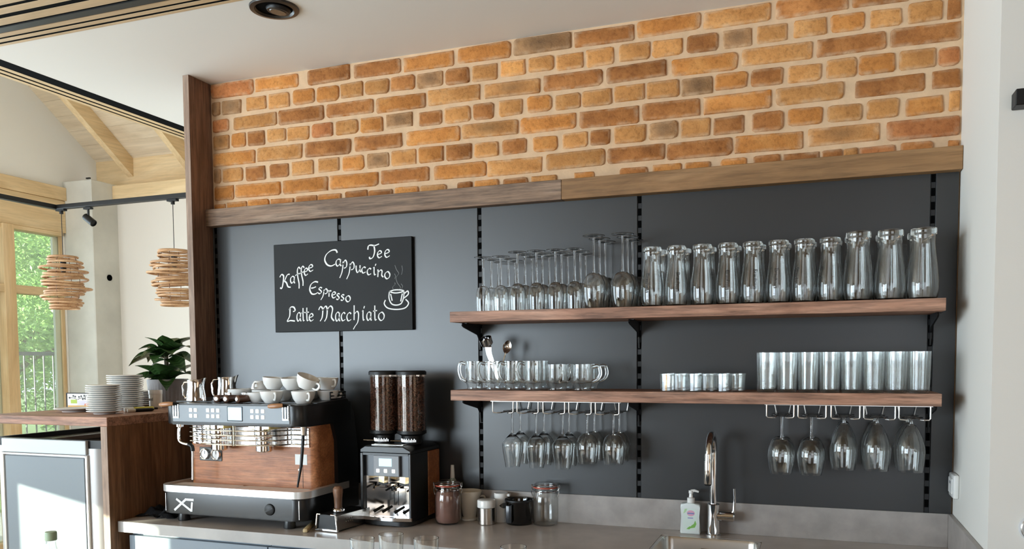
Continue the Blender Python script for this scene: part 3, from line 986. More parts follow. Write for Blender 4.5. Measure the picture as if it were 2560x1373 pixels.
# wall socket, wall lamp and round fitting at the right-hand edge
ws = thing('wall_socket', 'white surface mounted socket on the side wall above the splash board', 'socket', (0.41, -0.075, 1.105))
MB().box((-0.016, -0.045, -0.036), (0.0, 0.045, 0.036), 0.005, 2).build('housing', M['white'], ws)
MB().box((-0.019, -0.033, -0.024), (-0.015, 0.033, 0.024), 0.002, 1).build('cover', plain('socket_white', (0.78, 0.77, 0.74), 0.35), ws)
MB().box((-0.0195, -0.012, 0.006), (-0.0185, 0.012, 0.014)).build('socket_slot', plain('socket_grey', (0.25, 0.25, 0.25), 0.5), ws)
wl_ = thing('wall_lamp', 'small black box lamp on the cream wall at the upper right', 'lamp', (0.49, -0.556, 2.102))
MB().box((-0.055, -0.05, -0.019), (0.055, -0.002, 0.019), 0.002, 1).build('body', M['black'], wl_)
MB().box((-0.035, -0.003, -0.015), (0.035, 0.0, 0.015)).build('back_plate', M['railgrey'], wl_)
rd_ = thing('door_stop', 'round pale disc fitting on the cream wall at the lower right', 'disc', (0.508, -0.556, 1.075))
MB().lathe([(0, 0.012), (0.024, 0.012), (0.030, 0.009), (0.033, 0.0)], 32, axis='-y').build('disc', plain('disc_plastic', (0.55, 0.54, 0.54), 0.3), rd_)
MB().lathe([(0.026, 0.0125), (0.0275, 0.0125), (0.030, 0.0095)], 32, axis='-y').build('rim', M['steel'], rd_)

# ================================================================== bar with raised top, cooler underneath
BT = 1.291
bar = thing('bar_counter', 'walnut raised bar with a thick top and side panel', 'bar', (-2.44, -0.546, 0))
MB().box((-0.615, 0.0, 1.257), (0.0, 0.95, BT), 0.0015, 1).build('bar_top', M['walnut_x'], bar)
MB().box((-0.032, 0.0015, 0.0), (-0.0005, 0.94, 1.257), 0.001, 1).build('side_panel', wood('walnut_panel', (0.16, 0.074, 0.034), (0.26, 0.125, 0.060), (0.36, 0.185, 0.095), 2, 0.8, 0.5), bar)
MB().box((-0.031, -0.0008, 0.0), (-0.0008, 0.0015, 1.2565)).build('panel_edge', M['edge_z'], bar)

co = thing('chest_cooler', 'pale blue grey chest cooler with aluminium frame under the bar', 'cooler', (-3.11, -0.50, 0))
pale = plain('cooler_front', (0.175, 0.205, 0.23), 0.35)
alu = plain('brushed_alu', (0.42, 0.41, 0.40), 0.4, 0.3)
MB().prism(rrect(0.005, 0.008, 0.585, 0.60, 0.06, 6), 0.06, 1.165, 'xy').build('body', alu, co)
MB().box((0.085, 0.0, 0.12), (0.502, 0.012, 1.128), 0.002, 1).build('front_panel', pale, co)
MB().box((0.075, -0.004, 1.132), (0.512, 0.012, 1.139), 0.001, 1).build('trim_strip', M['satin'], co)
MB().box((0.072, -0.003, 1.141), (0.514, 0.012, 1.195), 0.002, 1).build('top_rail', plain('cooler_rail', (0.55, 0.60, 0.63), 0.3), co)
for x in (0.066, 0.506):
    MB().box((x, -0.002, 0.10), (x + 0.012, 0.012, 1.14), 0.002, 1).build('corner_strip', M['satin'], co)
lid = MB()
lid.box((0.004, 0.012, 1.165), (0.586, 0.03, 1.196)).box((0.004, 0.58, 1.165), (0.586, 0.60, 1.196)).box((0.004, 0.03, 1.165), (0.022, 0.58, 1.196)).box((0.568, 0.03, 1.165), (0.586, 0.58, 1.196))
lid.build('lid_frame', M['black'], co)
MB().box((0.022, 0.03, 1.165), (0.568, 0.58, 1.178)).build('lid', plain('cooler_lid', (0.02, 0.02, 0.022), 0.25), co)
MB().box((0.30, 0.03, 1.178), (0.318, 0.58, 1.197), 0.002, 1).build('lid_divider', M['satin'], co)
for x in (0.08, 0.5):
    for y in (0.08, 0.52):
        MB().lathe([(0.02, 0), (0.02, 0.06)], 12, (x, y, 0), capb=True, capt=True).build('foot', M['black'], co)


def plate_mesh(r, h, mat):
    me = MB().lathe([(0, 0.001), (r * 0.55, 0.001), (r * 0.56, 0.0), (r * 0.60, 0.0), (r * 0.62, 0.003), (r * 0.97, h * 0.93), (r, h), (r * 0.985, h + 0.0022), (r * 0.95, h + 0.0015), (r * 0.58, 0.0058), (0, 0.005)], 40).mesh('plate')
    me.materials.append(mat)
    return me


pm = plate_mesh(0.064, 0.011, M['white'])
pm2 = plate_mesh(0.072, 0.011, M['white'])


def stack(me, x, y, n, pitch, where, grp, seed):
    rd = random.Random(seed)
    for i in range(n):
        o = inst('saucer', me, None, (x + rd.uniform(-1, 1) * 0.0018, y + rd.uniform(-1, 1) * 0.0018, BT + 0.0003 + i * pitch), (0, 0, rd.uniform(0, 6)))
        nm = 'bottom' if i == 0 else ('top' if i == n - 1 else ORD[i] + ' from the bottom')
        tag(o, 'white porcelain saucer, %s of %s' % (nm, where), 'saucer', grp)


stack(pm, -2.617, -0.389, 13, 0.0084, 'the front stack on the bar', 'saucers in the front stack', 1)
stack(pm2, -2.751, -0.150, 17, 0.0084, 'the tallest stack on the bar', 'saucers in the tallest stack', 2)
stack(pm2, -2.885, 0.060, 8, 0.0084, 'the low rear stack on the bar', 'saucers in the low rear stack', 3)
o = inst('plate', plate_mesh(0.080, 0.014, M['white']), None, (-2.862, -0.305, BT))
tag(o, 'single white plate lying left of the saucer stacks', 'plate')

mn = thing('napkin_holder', 'black framed napkin holder with dotted blossom pattern beside the plates', 'napkin holder', (-2.955, -0.185, BT), R(4))
fr = MB()
for a, b_ in (((-0.083, 0, 0.006), (-0.083, 0, 0.070)), ((0.083, 0, 0.006), (0.083, 0, 0.070)), ((-0.083, 0, 0.070), (0.083, 0, 0.070)), ((-0.083, 0, 0.006), (0.083, 0, 0.006))):
    fr.tube([a, b_], 0.0022, 6)
for x in (-0.075, 0.075):
    fr.ball((x, 0, 0.004), 0.004)
fr.build('frame', M['black'], mn)
MB().box((-0.081, 0.001, 0.008), (0.081, 0.030, 0.068)).build('napkin_block', plain('napkin', (0.86, 0.84, 0.80), 0.8), mn)
pr = MB()
rd = random.Random(4)
for (x, z) in ((-0.068, 0.050), (-0.048, 0.058), (-0.038, 0.055), (-0.018, 0.054), (-0.006, 0.057), (0.01, 0.059), (0.03, 0.056), (0.002, 0.045), (0.014, 0.046), (0.05, 0.05), (0.062, 0.058)):
    pr.prism([(x + 0.0042 * math.cos(2 * PI * i / 8), z + 0.0042 * math.sin(2 * PI * i / 8)) for i in range(8)], 0.0002, 0.001, 'xz')
pr.tube(spline([(-0.065, 0.0004, 0.050), (-0.045, 0.0004, 0.049), (-0.03, 0.0004, 0.043)], 4), 0.0009, 4)
pr.tube(spline([(-0.025, 0.0004, 0.043), (-0.005, 0.0004, 0.050), (0.012, 0.0004, 0.049), (0.02, 0.0004, 0.062)], 4), 0.0009, 4)
pr.build('printed_blossom', M['black'], mn)
MB().prism(rrect(-0.062, 0.026, -0.030, 0.042, 0.001), 0.0003, 0.001, 'xz').build('printed_patch', plain('lime', (0.42, 0.55, 0.06), 0.6), mn)
MB().prism(rrect(-0.026, 0.020, 0.075, 0.038, 0.001), 0.0003, 0.001, 'xz').build('printed_patch', plain('lilac', (0.70, 0.66, 0.78), 0.6), mn)
MB().prism(rrect(-0.078, 0.010, 0.078, 0.017, 0.001), 0.0003, 0.001, 'xz').build('printed_patch', plain('amber', (0.75, 0.42, 0.10), 0.6), mn)
MB().prism(rrect(0.010, 0.017, 0.045, 0.025, 0.001), 0.0001, 0.001, 'xz').build('printed_patch', plain('coral', (0.75, 0.25, 0.15), 0.6), mn)

mk = thing('marker_pen', 'fat white marker with a yellow barrel lying on the bar', 'pen', (-2.615, -0.292, BT + 0.0105), R(66))
MB().lathe([(0, 0), (0.008, 0.0), (0.0105, 0.003), (0.0105, 0.035), (0.009, 0.036)], 16, axis='x').build('cap', M['white'], mk)
MB().lathe([(0.009, 0.036), (0.009, 0.115), (0.006, 0.118), (0, 0.118)], 16, axis='x').build('barrel', plain('marker_yellow', (0.62, 0.55, 0.05), 0.4), mk)
MB().lathe([(0.0045, 0.118), (0.004, 0.134), (0, 0.135)], 12, axis='x').build('tip', M['black'], mk)
mk = thing('marker_pen', 'thin black marker with a cream end lying beside the fat marker', 'pen', (-2.588, -0.302, BT + 0.0075), R(70))
MB().lathe([(0, 0), (0.006, 0.0), (0.0075, 0.002), (0.0075, 0.03), (0.007, 0.031)], 14, axis='x').build('cap', M['cream'], mk)
MB().lathe([(0.007, 0.031), (0.007, 0.10), (0.003, 0.108), (0, 0.108)], 14, axis='x').build('barrel', M['black'], mk)
sp_ = thing('bottle_opener', 'small dark metal opener lying behind the front saucer stack', 'opener', (-2.655, -0.235, BT), R(40))
MB().tube([(0, 0, 0.005), (0.03, 0, 0.006), (0.06, 0.005, 0.005)], [0.004, 0.005, 0.004], 8).build('handle', plain('gunmetal', (0.12, 0.12, 0.13), 0.3, 1.0), sp_)
MB().tube([(0.06 + 0.012 + 0.012 * math.cos(2 * PI * i / 14), 0.005 + 0.012 * math.sin(2 * PI * i / 14), 0.005) for i in range(14)], 0.003, 6, closed=True).build('ring', plain('gunmetal_b', (0.2, 0.2, 0.21), 0.3, 1.0), sp_)
cn = thing('candle_cup', 'frosted white candle cup standing in front of the plant pot', 'candle', (-2.703, -0.03, BT))
cn.scale = (0.84, 0.84, 0.95)
MB().lathe([(0, 0), (0.028, 0.0), (0.031, 0.004), (0.033, 0.075), (0.0325, 0.083), (0.030, 0.083), (0.030, 0.006), (0, 0.006)], 28).build('cup', plain('frosted', (0.74, 0.70, 0.62), 0.35, spec=0.5), cn)
MB().lathe([(0.0333, 0.064), (0.0342, 0.066), (0.0346, 0.080), (0.0337, 0.084)], 28).build('rim_band', M['white'], cn)
pr = MB()
for x, w_ in ((-0.010, 0.005), (-0.003, 0.004), (0.004, 0.005), (0.011, 0.002)):
    pr.box((x - w_ / 2, -0.0342, 0.036), (x + w_ / 2, -0.031, 0.046 if w_ > 0.003 else 0.050))
pr.build('printed_mark', plain('print_grey', (0.35, 0.33, 0.30), 0.6), cn)

# ------------------------------------------------------------------ potted plant
pp = thing('potted_plant', 'dark green leafy plant in a ribbed grey pot on the bar', 'plant', (-2.800, 0.150, BT))
pp.scale = (0.90, 0.90, 0.96)
pot = MB()
n = 72
rings = []
for (r, z, rib) in ((0.0, 0.0, 0), (0.080, 0.0, 0), (0.086, 0.006, 1), (0.098, 0.122, 1), (0.098, 0.128, 0), (0.090, 0.128, 0), (0.086, 0.112, 0), (0.0, 0.112, 0)):
    if r == 0:
        rings.append([pot.bm.verts.new((0, 0, z))])
    else:
        rings.append([pot.bm.verts.new(((r + (0.0022 if i % 2 else 0) * rib) * math.cos(2 * PI * i / n), (r + (0.0022 if i % 2 else 0) * rib) * math.sin(2 * PI * i / n), z)) for i in range(n)])
for a, b_ in zip(rings, rings[1:]):
    for i in range(n):
        j = (i + 1) % n
        if len(a) == 1:
            pot.bm.faces.new((a[0], b_[j], b_[i]))
        elif len(b_) == 1:
            pot.bm.faces.new((a[i], a[j], b_[0]))
        else:
            pot.bm.faces.new((a[i], a[j], b_[j], b_[i]))
pot.build('pot', plain('pot_grey', (0.17, 0.155, 0.15), 0.55, spec=0.4, var=0.15, vscale=15), pp, 25)
MB().lathe([(0.088, 0.114), (0.05, 0.119), (0, 0.118)], 24).build('soil', plain('soil', (0.03, 0.02, 0.014), 0.95), pp)
MB().tube(spline([(0.0, 0, 0.11), (-0.004, 0.0, 0.18), (-0.010, 0.004, 0.23), (-0.006, 0.002, 0.262)], 5), 0.011, 10).build('stem', plain('stem_brown', (0.06, 0.045, 0.02), 0.7), pp)
leafm, nt, b, out = new_mat('house_plant_leaf')
wv = N(nt, 'ShaderNodeTexWave', wave_type='BANDS', bands_direction='Y')
wv.inputs['Scale'].default_value = 3.2
wv.inputs['Distortion'].default_value = 1.5
nt.links.new(coords(nt, kind='Generated'), wv.inputs['Vector'])
rp = ramp(nt, [(0.35, (0.016, 0.045, 0.010)), (0.80, (0.026, 0.070, 0.015)), (0.99, (0.055, 0.110, 0.030))])
nt.links.new(wv.outputs['Fac'], rp.inputs[0])
nt.links.new(rp.outputs[0], b.inputs['Base Color'])
b.inputs['Roughness'].default_value = 0.32
M['leaf'] = leafm


def leaf(L, W, droop, fold=0.30, n=12):
    W *= 1.22
    """blade along +y from the origin, drooping, folded along the midrib"""
    mb = MB()
    rows = []
    for i in range(n + 1):
        t = i / n
        w_ = W * (math.sin(PI * min(1, t * 1.02) ** 0.75) ** 0.9) * 0.5 if 0 < t < 1 else 0.0015
        y = L * (t - 0.18 * droop * t * t)
        z = L * (0.25 * t - 0.62 * droop * t * t)
        rows.append([mb.bm.verts.new((s * w_, y, z + abs(s) * w_ * fold - (0.007 * L * math.sin(t * 11) * abs(s)))) for s in (-1, -0.5, 0, 0.5, 1)])
    for a, c in zip(rows, rows[1:]):
        for i in range(4):
            mb.bm.faces.new((a[i], a[i + 1], c[i + 1], c[i]))
    return mb


LEAVES = [  # azimuth (deg, 0 = right, 90 = away), elevation, length, width, droop, start height, tilt
    (190, 18, 0.23, 0.085, 0.75, 0.255, 10), (215, 25, 0.17, 0.09, 0.8, 0.265, -15), (150, 35, 0.17, 0.08, 0.6, 0.27, 0), (255, 30, 0.15, 0.085, 0.9, 0.27, 0),
    (285, 20, 0.16, 0.08, 0.9, 0.265, 10), (320, 30, 0.18, 0.085, 0.8, 0.27, 0), (355, 35, 0.20, 0.085, 0.8, 0.28, -10), (25, 45, 0.18, 0.08, 0.55, 0.285, 0),
    (60, 50, 0.16, 0.08, 0.5, 0.285, 0), (110, 50, 0.16, 0.085, 0.5, 0.28, 0), (340, 10, 0.17, 0.075, 1.0, 0.255, 20), (235, 60, 0.13, 0.07, 0.6, 0.285, 0),
    (300, 65, 0.12, 0.07, 0.5, 0.285, 0), (205, -5, 0.15, 0.06, 1.2, 0.25, -20), (180, 5, 0.14, 0.065, 0.9, 0.125, 0), (240, 45, 0.17, 0.075, 0.5, 0.122, 15),
    (215, 20, 0.19, 0.07, 0.5, 0.122, -20), (290, 50, 0.15, 0.085, 0.4, 0.122, 0), (330, 40, 0.18, 0.09, 0.7, 0.125, 10), (0, 30, 0.19, 0.08, 0.7, 0.125, 0),
    (45, 45, 0.18, 0.09, 0.5, 0.125, 0), (310, 15, 0.16, 0.07, 0.9, 0.122, 0), (80, 60, 0.17, 0.09, 0.3, 0.125, 0), (130, 45, 0.16, 0.08, 0.6, 0.125, 0), (270, 45, 0.14, 0.085, 0.8, 0.27, 0), (200, 45, 0.15, 0.08, 0.9, 0.275, 10), (345, 55, 0.15, 0.08, 0.9, 0.275, 0), (170, 30, 0.18, 0.085, 1.0, 0.26, -10), (10, 20, 0.17, 0.08, 1.0, 0.262, 10), (260, 25, 0.13, 0.075, 0.6, 0.125, 0)]
for (az, el, L, W, dr, z0, tl_) in LEAVES:
    if z0 > 0.2:
        z0 -= 0.030
    d = leaf(L, W, dr).build('leaf', M['leaf'], pp, 80)
    k = 0.012 if z0 > 0.2 else 0.02
    d.location = (math.cos(R(az)) * k, math.sin(R(az)) * k, z0)
    d.rotation_euler = (Matrix.Rotation(R(az - 90), 3, 'Z') @ Matrix.Rotation(R(el - 14), 3, 'X') @ Matrix.Rotation(R(tl_), 3, 'Y')).to_euler()

# ================================================================== chalkboard
bd = thing('chalkboard', 'black menu board with white hand lettering on the grey panels', 'menu board', (0, 0, 0))
BX0, BX1, BZ0_, BZ1 = -2.072, -1.445, 1.611, 1.966
MB().box((BX0, -0.028, BZ0_), (BX1, -0.0125, BZ1), 0.0015, 1).build('board', plain('chalk_black', (0.012, 0.013, 0.0135), 0.6, spec=0.25, var=0.12, vscale=5), bd)
chalk = plain('chalk_paint', (0.86, 0.87, 0.86), 0.7)
G = {  # strokes in a unit box, u right, v up; '|' between strokes
    'K': [[(.05, .78), (.2, .95), (.38, .86), (.36, .6), (.3, .3), (.2, .05), (.06, .1)], [(.92, .95), (.7, .9), (.5, .6), (.42, .5)], [(.44, .52), (.62, .4), (.75, .15), (.98, .1)]],
    'a': [[(.85, .85), (.5, .98), (.15, .75), (.08, .35), (.3, .05), (.6, .2), (.8, .5)], [(.88, .92), (.8, .5), (.82, .12), (1, .08)]],
    'f': [[(.95, .92), (.7, 1), (.5, .85), (.55, .55), (.72, .25), (.7, .02)], [(.15, .62), (.5, .68), (.85, .72)]],
    'e': [[(.12, .48), (.5, .55), (.85, .68), (.78, .92), (.45, .97), (.15, .7), (.1, .35), (.4, .03), (.95, .22)]],
    'C': [[(.98, .8), (.85, .98), (.5, .95), (.15, .72), (.03, .4), (.2, .1), (.5, .0), (.8, .1)]],
    'p': [[(.5, .92), (.44, .6), (.3, .3), (.02, .02)], [(.45, .75), (.75, 1), (.97, .85), (.9, .62), (.6, .55)]],
    'u': [[(.08, .95), (.1, .4), (.3, .05), (.6, .2), (.82, .6)], [(.85, .97), (.82, .4), (.95, .06)]],
    'c': [[(.9, .82), (.6, .98), (.2, .75), (.1, .4), (.35, .05), (.9, .2)]],
    'i': [[(.2, .62), (.45, .68), (.42, .3), (.55, .05), (.9, .1)], [(.95, .98), (.72, .82)]],
    'n': [[(.08, .95), (.2, .9), (.14, .1)], [(.2, .62), (.55, .95), (.78, .8), (.72, .3), (.95, .06)]],
    'o': [[(.5, .97), (.15, .75), (.08, .35), (.4, .03), (.8, .2), (.92, .6), (.7, .92), (.5, .97)]],
    'T': [[(.02, .65), (.08, .9), (.3, .95), (.6, .9), (.98, 1)], [(.55, .9), (.6, .5), (.45, .12), (.2, .02), (.15, .15)]],
    'E': [[(.95, .95), (.6, 1), (.2, .8), (.05, .4), (.25, .06), (.6, .02), (.9, .14)], [(.2, .5), (.45, .52), (.72, .6)]],
    's': [[(.9, .88), (.5, .98), (.25, .75), (.6, .5), (.75, .25), (.4, .03), (.05, .15)]],
    'r': [[(.1, .92), (.3, .85), (.25, .08)], [(.3, .6), (.6, .92), (.95, .85)]],
    'L': [[(.25, .8), (.45, .98), (.8, .97), (.95, .75), (.7, .68)], [(.35, .9), (.3, .4), (.02, .05), (.4, .08), (.9, .04)]],
    't': [[(.45, .98), (.42, .4), (.5, .06), (.85, .1)], [(.05, .62), (.95, .66)]],
    'M': [[(.03, .75), (.14, .95), (.28, .8), (.24, .3), (.1, .05)], [(.26, .7), (.45, .97), (.56, .8), (.52, .3), (.38, .03)], [(.55, .72), (.75, .97), (.9, .8), (.82, .3), (.98, .05)]],
    'h': [[(.3, .99), (.28, .6), (.26, .38)], [(.3, .62), (.65, .74), (.82, .6), (.7, .3), (.35, .12), (.15, .0)]],
    'Q': [[(.05, .5), (.0, .3), (.15, .08), (.5, .0), (.85, .06), (1, .3), (.88, .5)], [(.22, .92), (.2, .6), (.3, .3), (.5, .22), (.7, .3), (.8, .6), (.82, .92)], [(.22, .92), (.4, .99), (.65, .99), (.82, .92), (.6, .85), (.4, .85), (.22, .92)],
          [(.84, .8), (.97, .92), (.99, .75), (.8, .55)], [(.27, .8), (.33, .45)], [(.75, .8), (.68, .4)]],
    'W': [[(.15, .0), (.0, .12), (.25, .24), (.2, .3)], [(.55, .02), (.75, .1), (.45, .3), (.35, .5), (.6, .65), (.4, .8), (.25, .98)], [(.85, .05), (.95, .15), (.8, .25)], [(.85, .6), (.95, .78), (.9, .95)], [(.2, .45), (.3, .55), (.2, .65)]],
}


def pen(mb, pts, wd, nib=R(38), y=-0.0283, lo=0.35):
    P3 = spline([(p[0], p[1], 0) for p in pts], 6)
    L, Rr = [], []
    k = len(P3)
    for i, p in enumerate(P3):
        t = (P3[min(i + 1, k - 1)] - P3[max(i - 1, 0)])
        a = math.atan2(t.y, t.x)
        h = wd * 0.5 * (lo + (1 - lo) * abs(math.sin(a - nib)))
        nx, nz = -math.sin(a) * h, math.cos(a) * h
        L.append(mb.bm.verts.new((p.x + nx, y, p.y + nz)))
        Rr.append(mb.bm.verts.new((p.x - nx, y, p.y - nz)))
    for i in range(k - 1):
        mb.bm.faces.new((L[i], L[i + 1], Rr[i + 1], Rr[i]))


for wi, (wname, spec) in enumerate(WORDS):
    mb = MB()
    for tok in spec.split():
        g, x0, z0, x1, z1 = tok.split(',')
        x0, z0, x1, z1 = [int(v) / 1000.0 for v in (x0, z0, x1, z1)]
        for st in G[g]:
            wd = {'Q': 0.0050, 'W': 0.0014}.get(g, 0.0058)
            if g in 'CTELMK':
                wd = 0.0068
            pen(mb, [(x0 + u * (x1 - x0), z0 + v * (z1 - z0)) for u, v in st], wd, y=-0.0284 - 0.00003 * wi, lo=0.9 if g == 'Q' else 0.4)
    o = mb.build('lettering' if wname not in ('cup', 'steam') else 'drawing', chalk if wname != 'steam' else plain('chalk_faint', (0.32, 0.33, 0.33), 0.7), bd, 0)
    if wname == 'cup':
        o['label'] = 'white painted coffee cup'

# ================================================================== espresso machine
em = thing('espresso_machine', 'black two group espresso machine with walnut front and touch buttons', 'espresso machine', (-2.29, -0.46, 0.90))
dk = plain('machine_black', (0.012, 0.0125, 0.0135), 0.30, spec=0.5)
slate = plain('machine_slate', (0.215, 0.245, 0.275), 0.38, spec=0.5)
mw = wood('machine_walnut', (0.33, 0.115, 0.042), (0.50, 0.19, 0.075), (0.66, 0.29, 0.13), 0, 1.6, 0.4, streak=0.4)
MW, MD = 0.635, 0.375
for x in (0.075, 0.545):
    for y in (0.045, 0.33):
        MB().lathe([(0.021, 0.0), (0.022, 0.004), (0.018, 0.035)], 18, (x, y, 0), capb=True).build('foot', dk, em)


def plan(x0, y0, x1, y1, rf, rb=0.01):
    p = [(x1, y1 - rb)] + arc(x1 - rb, y1 - rb, rb, 0, 90, 3)[1:] + arc(x0 + rb, y1 - rb, rb, 90, 180, 3) + arc(x0 + rf, y0 + rf, rf, 180, 270, 8) + arc(x1 - rf, y0 + rf, rf, 270, 360, 8)
    return p


MB().prism(plan(0, 0, MW, MD, 0.05), 0.033, 0.112, 'xy', 0.003, 2).build('base', dk, em)
tr = MB()
A0 = plan(-0.004, -0.004, MW + 0.004, 0.30, 0.054)
A1 = plan(0.014, 0.014, MW - 0.014, 0.285, 0.040)
for lo_, hi_, z0, z1 in ((A0, A0, 0.113, 0.138),):
    v0 = [tr.bm.verts.new((p[0], p[1], 0.113)) for p in A0]
    v1 = [tr.bm.verts.new((p[0], p[1], 0.138)) for p in A0]
    v2 = [tr.bm.verts.new((p[0], p[1], 0.139)) for p in A1]
    v3 = [tr.bm.verts.new((p[0], p[1], 0.126)) for p in A1]
    k = len(A0)
    for a, c in ((v0, v1), (v1, v2), (v2, v3)):
        for i in range(k):
            tr.bm.faces.new((a[i], a[(i + 1) % k], c[(i + 1) % k], c[i]))
    tr.bm.faces.new(v3)
    tr.bm.faces.new(v0[::-1])
tr.build('drip_tray', plain('tray_steel', (0.80, 0.80, 0.79), 0.3, 0.6), em)
gr = MB()
for i in range(2):
    x0 = 0.03 + i * 0.29
    gr.prism(rrect(x0, 0.03, x0 + 0.284, 0.10, 0.012), 0.1265, 0.1335, 'xy', 0.002, 1)
gr.build('tray_grid', plain('grid_steel', (0.90, 0.90, 0.90), 0.45, 0.0), em)
# walnut clad middle
MB().prism(plan(0.05, 0.108, 0.618, 0.30, 0.03), 0.130, 0.368, 'xy').build('wood_panel', mw, em)
MB().box((0.560, 0.1070, 0.135), (0.5612, 0.109, 0.35)).build('panel_seam', M['black'], em)
# back and head
MB().prism([(0.225, 0.034), (0.372, 0.034), (0.374, 0.24), (0.345, 0.40), (0.30, 0.452), (0.10, 0.445), (0.10, 0.372), (0.20, 0.366), (0.225, 0.30)], 0.001, MW - 0.001, 'yz', 0.004, 2).build('back_shell', dk, em)
MB().prism(plan(0.030, 0.0, MW, 0.33, 0.045), 0.364, 0.442, 'xy', 0.006, 2).build('head', dk, em)
hp = MB()
for (z0, z1) in ((0.374, 0.438),):
    hp.box((0.078, -0.003, z0), (0.588, 0.004, z1), 0.002, 1)
hp.build('control_panel', slate, em)
lit = plain('button_white', (0.85, 0.86, 0.84), 0.4, emit=(1, 1, 0.96), estr=0.6)
bt = MB().box((-0.0068, -0.0018, -0.0068), (0.0068, 0.0018, 0.0068), 0.0012, 1).mesh('button')
bt.materials.append(lit)
for gx in ((-2.1275, -2.1060), (-2.0510, -2.0285, -2.0060), (-1.8585, -1.8360, -1.8130)):
    for x in gx:
        for z in (0.4185, 0.3975):
            inst('button', bt, em, (x + 2.29, -0.0040, z))
MB().box((0.324, -0.0045, 0.381), (0.391, -0.002, 0.434), 0.001, 1).build('display_frame', M['black'], em)
scn = plain('screen_blue', (0.22, 0.33, 0.45), 0.2, emit=(0.45, 0.62, 0.80), estr=0.35)
MB().box((0.328, -0.0055, 0.384), (0.389, -0.004, 0.432), 0.001, 1).build('display', scn, em)
for lx in (0.095, 0.572):
    v = MB()
    for k in (-0.011, 0.0, 0.011):
        v.box((lx + k - 0.0016, -0.0055, 0.392), (lx + k + 0.0016, -0.003, 0.438))
    v.box((lx - 0.0126, -0.0055, 0.388), (lx + 0.0126, -0.003, 0.393))
    v.build('lever_slot', M['chrome'], em)
    hl = MB().tube([(lx - 0.004, -0.012, 0.441), (lx - 0.020, -0.018, 0.440), (lx - 0.045, -0.020, 0.438), (lx - 0.058, -0.020, 0.437)], [0.006, 0.0085, 0.0085, 0.006], 10).build('steam_lever', plain('lever_wood', (0.42, 0.20, 0.09), 0.35), em)
    MB().tube([(lx + 0.006, 0.004, 0.438), (lx - 0.004, -0.012, 0.441)], 0.006, 8).build('lever_joint', M['black'], hl)
# brewing groups and cup rails
MB().box((0.075, 0.1035, 0.283), (0.592, 0.108, 0.352), 0.001, 1).build('rail_plate', plain('plate_steel', (0.78, 0.77, 0.75), 0.25, 0.9), em)
for gx in (0.235, 0.432):
    MB().lathe([(0.0, 0.268), (0.026, 0.268), (0.029, 0.272), (0.029, 0.318), (0.034, 0.322), (0.034, 0.366)], 28, (gx, 0.058, 0)).build('brew_group', M['chrome'], em)
    MB().box((gx - 0.045, 0.03, 0.350), (gx + 0.045, 0.10, 0.3655), 0.002, 1).build('group_cover', plain('brass_cover', (0.75, 0.62, 0.25), 0.3, 0.8), em)
for i, z in enumerate((0.345, 0.328, 0.311, 0.294)):
    pts = []
    for j in range(33):
        x = 0.072 + 0.515 * j / 32
        t = (x - 0.13) / 0.38
        y = 0.092 - (0.082 * math.sin(PI * t) ** 0.22 if 0 < t < 1 else 0)
        pts.append((x, y, z))
    MB().tube(pts, 0.0028, 8).build('cup_rail', M['chrome'], em)
for x in (0.085, 0.13, 0.335, 0.345, 0.51, 0.575):
    y = 0.092 - (0.082 * math.sin(PI * (x - 0.13) / 0.38) ** 0.22 if 0.131 < x < 0.509 else 0)
    MB().tube([(x, y, 0.290), (x, y, 0.364)], 0.003, 8).build('rail_post', M['chrome'], em)
# gauges, sticker
MB().box((0.101, 0.1055, 0.219), (0.205, 0.1085, 0.271), 0.002, 1).build('gauge_plate', plain('gauge_plate', (0.10, 0.10, 0.095), 0.45), em)
for gx in (0.128, 0.180):
    g_ = MB().lathe([(0.0, 0.002), (0.0175, 0.002), (0.0175, 0.006), (0.0205, 0.007), (0.0215, 0.0)], 28, (gx, 0.1055, 0.245), '-y').build('gauge', M['chrome'], em)
    MB().lathe([(0, 0.0026), (0.0172, 0.0026), (0.0172, 0.002)], 24, (gx, 0.1055, 0.245), '-y').build('dial', M['white'], g_)
    MB().box((gx - 0.0008, 0.1018, 0.245), (gx + 0.0008, 0.1024, 0.257)).move(Matrix.Identity(4)).build('needle', M['black'], g_)
MB().box((0.529, 0.1070, 0.219), (0.580, 0.1085, 0.257)).build('sticker', plain('sticker_white', (0.78, 0.79, 0.77), 0.5), em)
MB().lathe([(0, 0.003), (0.004, 0.002), (0.005, 0)], 12, (0.545, 0.108, 0.20), '-y').build('screw', M['chrome'], em)
# steam and water wands
MB().tube(spline([(0.066, 0.045, 0.362), (0.065, 0.040, 0.325), (0.068, 0.040, 0.300), (0.086, 0.040, 0.290), (0.108, 0.040, 0.287)], 5), 0.0055, 10).build('steam_wand', M['chrome'], em)
MB().tube(spline([(0.108, 0.040, 0.287), (0.124, 0.040, 0.280), (0.128, 0.040, 0.262)], 5), 0.0075, 10).build('wand_sleeve', M['black'], em)
MB().tube([(0.128, 0.040, 0.262), (0.124, 0.041, 0.155)], 0.0048, 10).build('steam_wand', M['steel'], em)
MB().lathe([(0.014, 0.352), (0.014, 0.365), (0.008, 0.348)], 14, (0.066, 0.045, 0)).build('wand_joint', M['chrome'], em)
MB().tube([(0.611, 0.045, 0.362), (0.609, 0.040, 0.30), (0.604, 0.036, 0.23), (0.588, 0.034, 0.150)], [0.006, 0.0058, 0.0052, 0.0035], 10).build('steam_wand', M['black'], em)
MB().lathe([(0.010, 0.335), (0.012, 0.365), (0.006, 0.33)], 14, (0.611, 0.045, 0)).build('wand_joint', M['chrome'], em)
# badge and knob on the base
lg = MB()


